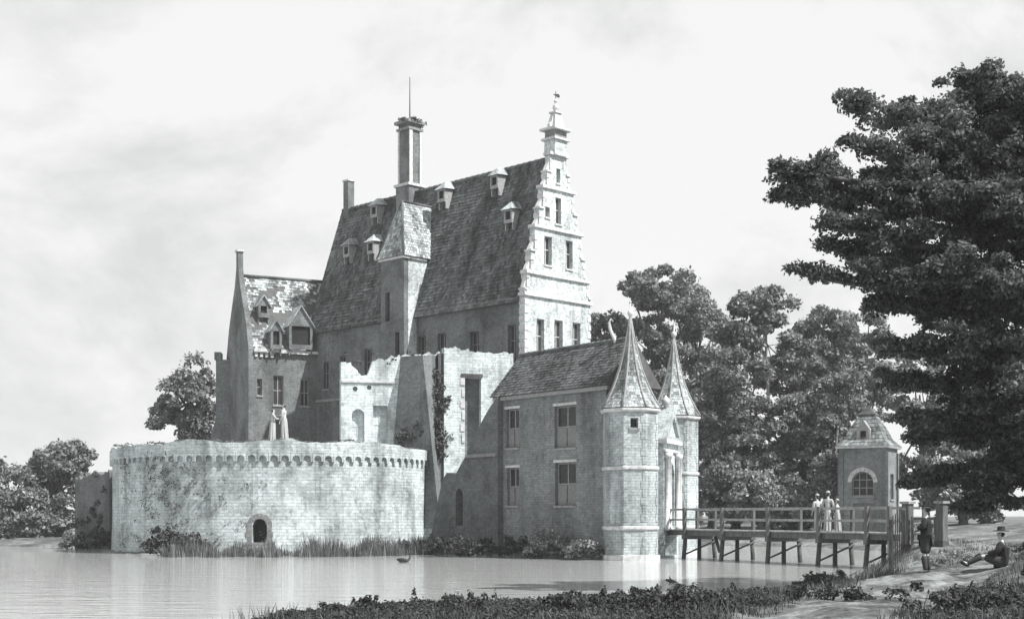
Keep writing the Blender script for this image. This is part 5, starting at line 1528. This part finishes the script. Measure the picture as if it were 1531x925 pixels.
# ------------------------------------------------------------------ bushes, reeds, grass
rng = np.random.default_rng(200)
def bush(label, px, D, wpx, h, mat='leaf_bush', group=None, n=None, leaf=.075, zb=None, cr=.3, per=60):
    cx = X(px, D); r_ = wpx / 2 / F * D
    z0 = max(0.0, gz(cx, D)) if zb is None else zb
    t = thing('bush', (cx, D, z0), label, 'bush', group)
    mbt = MB(); rnd = random.Random(int(px * 7 + D))
    blobs = []
    n = n or int(14 + r_ * h * 16)
    for i in range(n):
        a = rng.uniform(-1, 1); b_ = rng.uniform(-1, 1)
        hh = h * math.sqrt(max(.05, 1 - a * a * .8)) * rng.uniform(.25, 1.0)
        e = (cx + a * r_, D + b_ * min(r_, 1.0) * .8, z0 + hh)
        q_ = cr * rng.uniform(.55, 1.1)
        blobs.append((*e, q_, q_, q_ * .9, int(per * rng.uniform(.7, 1.2))))
        if i % 3 == 0:
            mbt.tube([(cx + a * r_ * .5, D + b_ * .2, z0 - .1), (cx + a * r_ * .8, D + b_ * .4, z0 + hh * .5), e], [.025, .018, .008], 4, cap=False, rnd=rnd)
    for i in range(5):
        a = rng.uniform(-.9, .9); hh = h * rng.uniform(1.0, 1.3)
        blobs.append((cx + a * r_, D + rng.uniform(-.3, .3), z0 + hh * .95, cr * .3, cr * .3, cr * .75, 26))
    mbt.build('stem', M['bark'], t)['kind'] = 'stuff'
    foliage('foliage', blobs, leaf, M[mat], t, rng)
def shore_D(px):
    for D in np.linspace(20, 66, 300):
        if gz(X(px, D), D) < .05: return D
    return 40
GB_ = 'dark bushes along the near bank'
for px, wpx, h, lab in (
        (395, 40, .22, 'very low leftmost bush of the bank row, below the bastion window'), (430, 50, .34, 'second bush from the left in the near bank row'),
        (470, 60, .26, 'low bush in the bank row below the bastion reeds, third from the left'), (505, 60, .42, 'rounded bush in the bank row, fourth from the left'),
        (545, 42, .6, 'pointed taller bush in the bank row below the right half of the bastion'), (585, 60, .38, 'bush in the bank row just right of the pointed taller one'),
        (622, 56, .36, 'bush in the bank row below the right edge of the bastion'), (668, 70, .22, 'low wide bush in the bank row below the curtain wall'),
        (720, 80, .2, 'lowest wide bush in the bank row, below the gatehouse corner'), (780, 70, .26, 'low bush in the bank row below the left gatehouse windows'),
        (830, 66, .34, 'bush in the bank row below the right gatehouse windows'), (880, 74, .46, 'bush in the bank row left below the near gate tower'),
        (925, 76, .52, 'tall bush in the bank row below the left face of the near gate tower'), (962, 60, .6, 'tallest dark bush in the bank row below the near gate tower'),
        (1010, 80, .24, 'low bush in the bank row below the bridge head'), (1062, 70, .28, 'bush on the bank below the second bridge trestle'),
        (1108, 66, .42, 'bush on the bank below the third bridge trestle'), (1150, 60, .3, 'low bush on the bank just left of the pale grass slope'),
        (1190, 55, .24, 'small low bush at the water edge below the right half of the bridge'), (1222, 64, .42, 'rightmost dark bush at the water edge below the bridge')):
    D = shore_D(px) - .8
    bush(lab, px, D, wpx, h * .55, 'leaf_bush', GB_, leaf=.04, cr=.13, n=int(30 + wpx * .6), per=95)
for px, D, wpx, h, lab in ((1235, 44, 60, .4, 'low dark tuft of bush on the slope left of the man in the hat'), (1240, 30, 110, .22, 'low spreading bush beside the track in the foreground'), (1440, 23.5, 230, .4, 'broad dark bush added for the shade in the right foreground'),  # broad right-hand bush added in place of ground shadow
                           (1600, 28, 130, 1.3, 'tall dark bush at the right edge below the oak'), (1040, 27, 150, .35, 'low dark scrub at the bottom of the view left of the track'), (880, 28, 200, .35, 'wide dark scrub at the bottom centre of the view'), (700, 29, 190, .4, 'wide dark scrub at the bottom of the view below the gatehouse'), (1425, 48, 60, .5, 'pale low bush on the bank behind the man in the hat')):
    bush(lab, px, D, wpx, h, 'leaf_light' if 'pale' in lab else 'leaf_bush', leaf=.045, cr=.22, per=100)
for px, D, wpx, h, m_, lab in ((262, 78.5, 80, 1.3, 'leaf_bush', 'dark bush hugging the left foot of the bastion'), (668, 76.4, 56, .9, 'leaf_bush', 'dark bush at the foot of the curtain wall next to the bastion'), (722, 75.6, 50, .7, 'leaf_bush', 'dark bush at the foot of the curtain wall next to the gatehouse'),
                               (775, 75.4, 44, .8, 'leaf_bush', 'small dark bush at the left foot of the gatehouse'), (820, 73.4, 60, 1.3, 'leaf_light', 'pale bush at the middle foot of the gatehouse'), (872, 71.0, 50, .8, 'leaf_light', 'pale bush at the gatehouse foot beside the near tower'),
                               (160, 89.5, 50, 1.0, 'leaf_bush', 'dark bush at the foot of the ruined wall'), (112, 94.0, 36, .8, 'leaf_mid', 'grey bush at the left end of the ruined wall')):
    bush(lab, px, D, wpx, h, m_, 'bushes at the foot of the castle walls', leaf=.1, zb=0.0, cr=.4)

def blades(name, x, y, z, h, wd, lean, mat, rng):
    n = len(x)
    a = rng.uniform(0, 2 * np.pi, n); l = rng.uniform(0, lean, n) * h
    tip = np.stack([x + np.cos(a) * l, y + np.sin(a) * l, z + h], -1)
    b_ = rng.uniform(0, 2 * np.pi, n); dx = np.stack([np.cos(b_) * wd, np.sin(b_) * wd, np.zeros(n)], -1)
    base = np.stack([x, y, z - .03], -1)
    mid = base * .45 + tip * .55; mid[:, 2] += h * .08
    c = (base + tip) / 2
    co = np.stack([base - dx, base + dx, mid + dx * .7, tip, mid - dx * .7], 1)
    me = bpy.data.meshes.new(name)
    me.vertices.add(5 * n); me.vertices.foreach_set('co', co.reshape(-1).astype(np.float32))
    me.loops.add(5 * n); me.loops.foreach_set('vertex_index', np.arange(5 * n, dtype=np.int32))
    me.polygons.add(n); me.polygons.foreach_set('loop_start', np.arange(0, 5 * n, 5, dtype=np.int32)); me.polygons.foreach_set('loop_total', np.full(n, 5, np.int32))
    me.update(calc_edges=True); me.materials.append(mat)
    o = bpy.data.objects.new(name, me); COL.objects.link(o); o['kind'] = 'stuff'
    return o
n = 90000
x = rng.uniform(-9, 24, n); y = 15 + 46 * rng.uniform(0, 1, n) ** 1.3
z = ground_z(x, y)
pd = np.full(n, 9.0)
for i in range(len(PP) - 1):
    pd = np.minimum(pd, np.hypot(x - PP[i, 0], y - PP[i, 1]) - PP[i, 2])
keep = (z > .12) & (pd > -.1 + .5 * (rng.uniform(0, 1, n) - .5)) & (vnoise(x * .55, y * .4, 11) + .25 * vnoise(x * 2, y * 2, 12) > .42) & (x < 12 + y * .35)
x, y, z = x[keep], y[keep], z[keep]
hh = rng.uniform(.06, .22, len(x)) * (.6 + vnoise(x * .9, y * .9, 15))
blades('grass', x, y, z, hh, .012, .7, M['grass'], rng)
# low dark scrub on the near bank, thickened at right to imitate shade
n = 1500
x = rng.uniform(-7, 16, n * 6); y = rng.uniform(17, 46, n * 6); z = ground_z(x, y)
pd = np.full(len(x), 9.0)
for i in range(len(PP) - 1):
    pd = np.minimum(pd, np.hypot(x - PP[i, 0], y - PP[i, 1]) - PP[i, 2])
dens = vnoise(x * .4 + y * .15, y * .3 - x * .1, 31) + .3 * vnoise(x * 1.3, y * 1.3, 32) + np.where(x < 3.5, .35, 0) + np.where((y < 30) & (x > 7.8), .5, 0) + np.where((y < 26) & (x > 6.5), .25, 0) - np.where((x > 8.4) & (y > 30), .35, 0) - np.where((x > 3.0) & (x < 7) & (y > 26), .12, 0)
keep = (z > .06) & (pd > .1) & (dens > .72)
x, y, z = x[keep][:n], y[keep][:n], z[keep][:n]
so = foliage('scrub', [(a, b_, c_ + .03, r_, r_, r_ * q_, 110) for a, b_, c_, r_, q_ in zip(x, y, z, rng.uniform(.16, .34, len(x)), rng.uniform(.35, .8, len(x)))], .034, M['leaf_bush'], None, rng)
so['kind'] = 'stuff'
# taller sedge along the water's edge
n = 16000
x = rng.uniform(-7, 15, n * 4); y = rng.uniform(24, 57, n * 4); z = ground_z(x, y)
keep = (z > .0) & (z < .16) & (vnoise(x * .7, y * .7, 41) > .5)
x, y, z = x[keep][:n], y[keep][:n], z[keep][:n]
blades('sedge', x, y, z, rng.uniform(.1, .42, len(x)) * (.5 + vnoise(x * 1.3, y * 1.3, 42)), .011, .5, M['reed'], rng)
# reeds in the shallows in front of the bastion
n = 7600
th = rng.uniform(ang_px(300), ang_px(622), n); rr_ = RB + .35 + 4.6 * rng.uniform(0, 1, n) ** 1.4
x = CB.x + rr_ * np.cos(th); y = CB.y + rr_ * np.sin(th)
dn = vnoise(th * 14 + 60, rr_ * .8, 17)
keep = dn > .38
x, y, th, dn = x[keep], y[keep], th[keep], dn[keep]
blades('reeds', x, y, np.zeros(len(x)), rng.uniform(.25, .75, len(x)) * (.3 + 1.6 * (dn - .38)) * 1.7, .022, .35, M['reed'], rng)

# ------------------------------------------------------------------ bake the skinned figures
dg = bpy.context.evaluated_depsgraph_get()
for o in SKINS:
    me = bpy.data.meshes.new_from_object(o.evaluated_get(dg))
    me.name = o.data.name
    mats = list(o.data.materials)
    o.modifiers.clear(); o.data = me
    if not me.materials:
        for m_ in mats: me.materials.append(m_)

# ------------------------------------------------------------------ haze
hm = bpy.data.materials.new('moat_air'); hm.use_nodes = True
ht = hm.node_tree; ht.nodes.clear()
ho = N(ht, 'ShaderNodeOutputMaterial'); hv = N(ht, 'ShaderNodeVolumePrincipled')
hv.inputs['Color'].default_value = (.93, .95, .95, 1); hv.inputs['Density'].default_value = 0.00035
hv.inputs['Anisotropy'].default_value = 0.0
ht.links.new(hv.outputs[0], ho.inputs['Volume'])
mb = MB(); mb.box(Fr((0, 0, 0), (1, 0, 0), (0, -1, 0)), -660, 660, -2.2, 39, -940, 100)
hz = mb.build('haze', hm, None); hz['kind'] = 'stuff'
hz.display_type = 'WIRE'
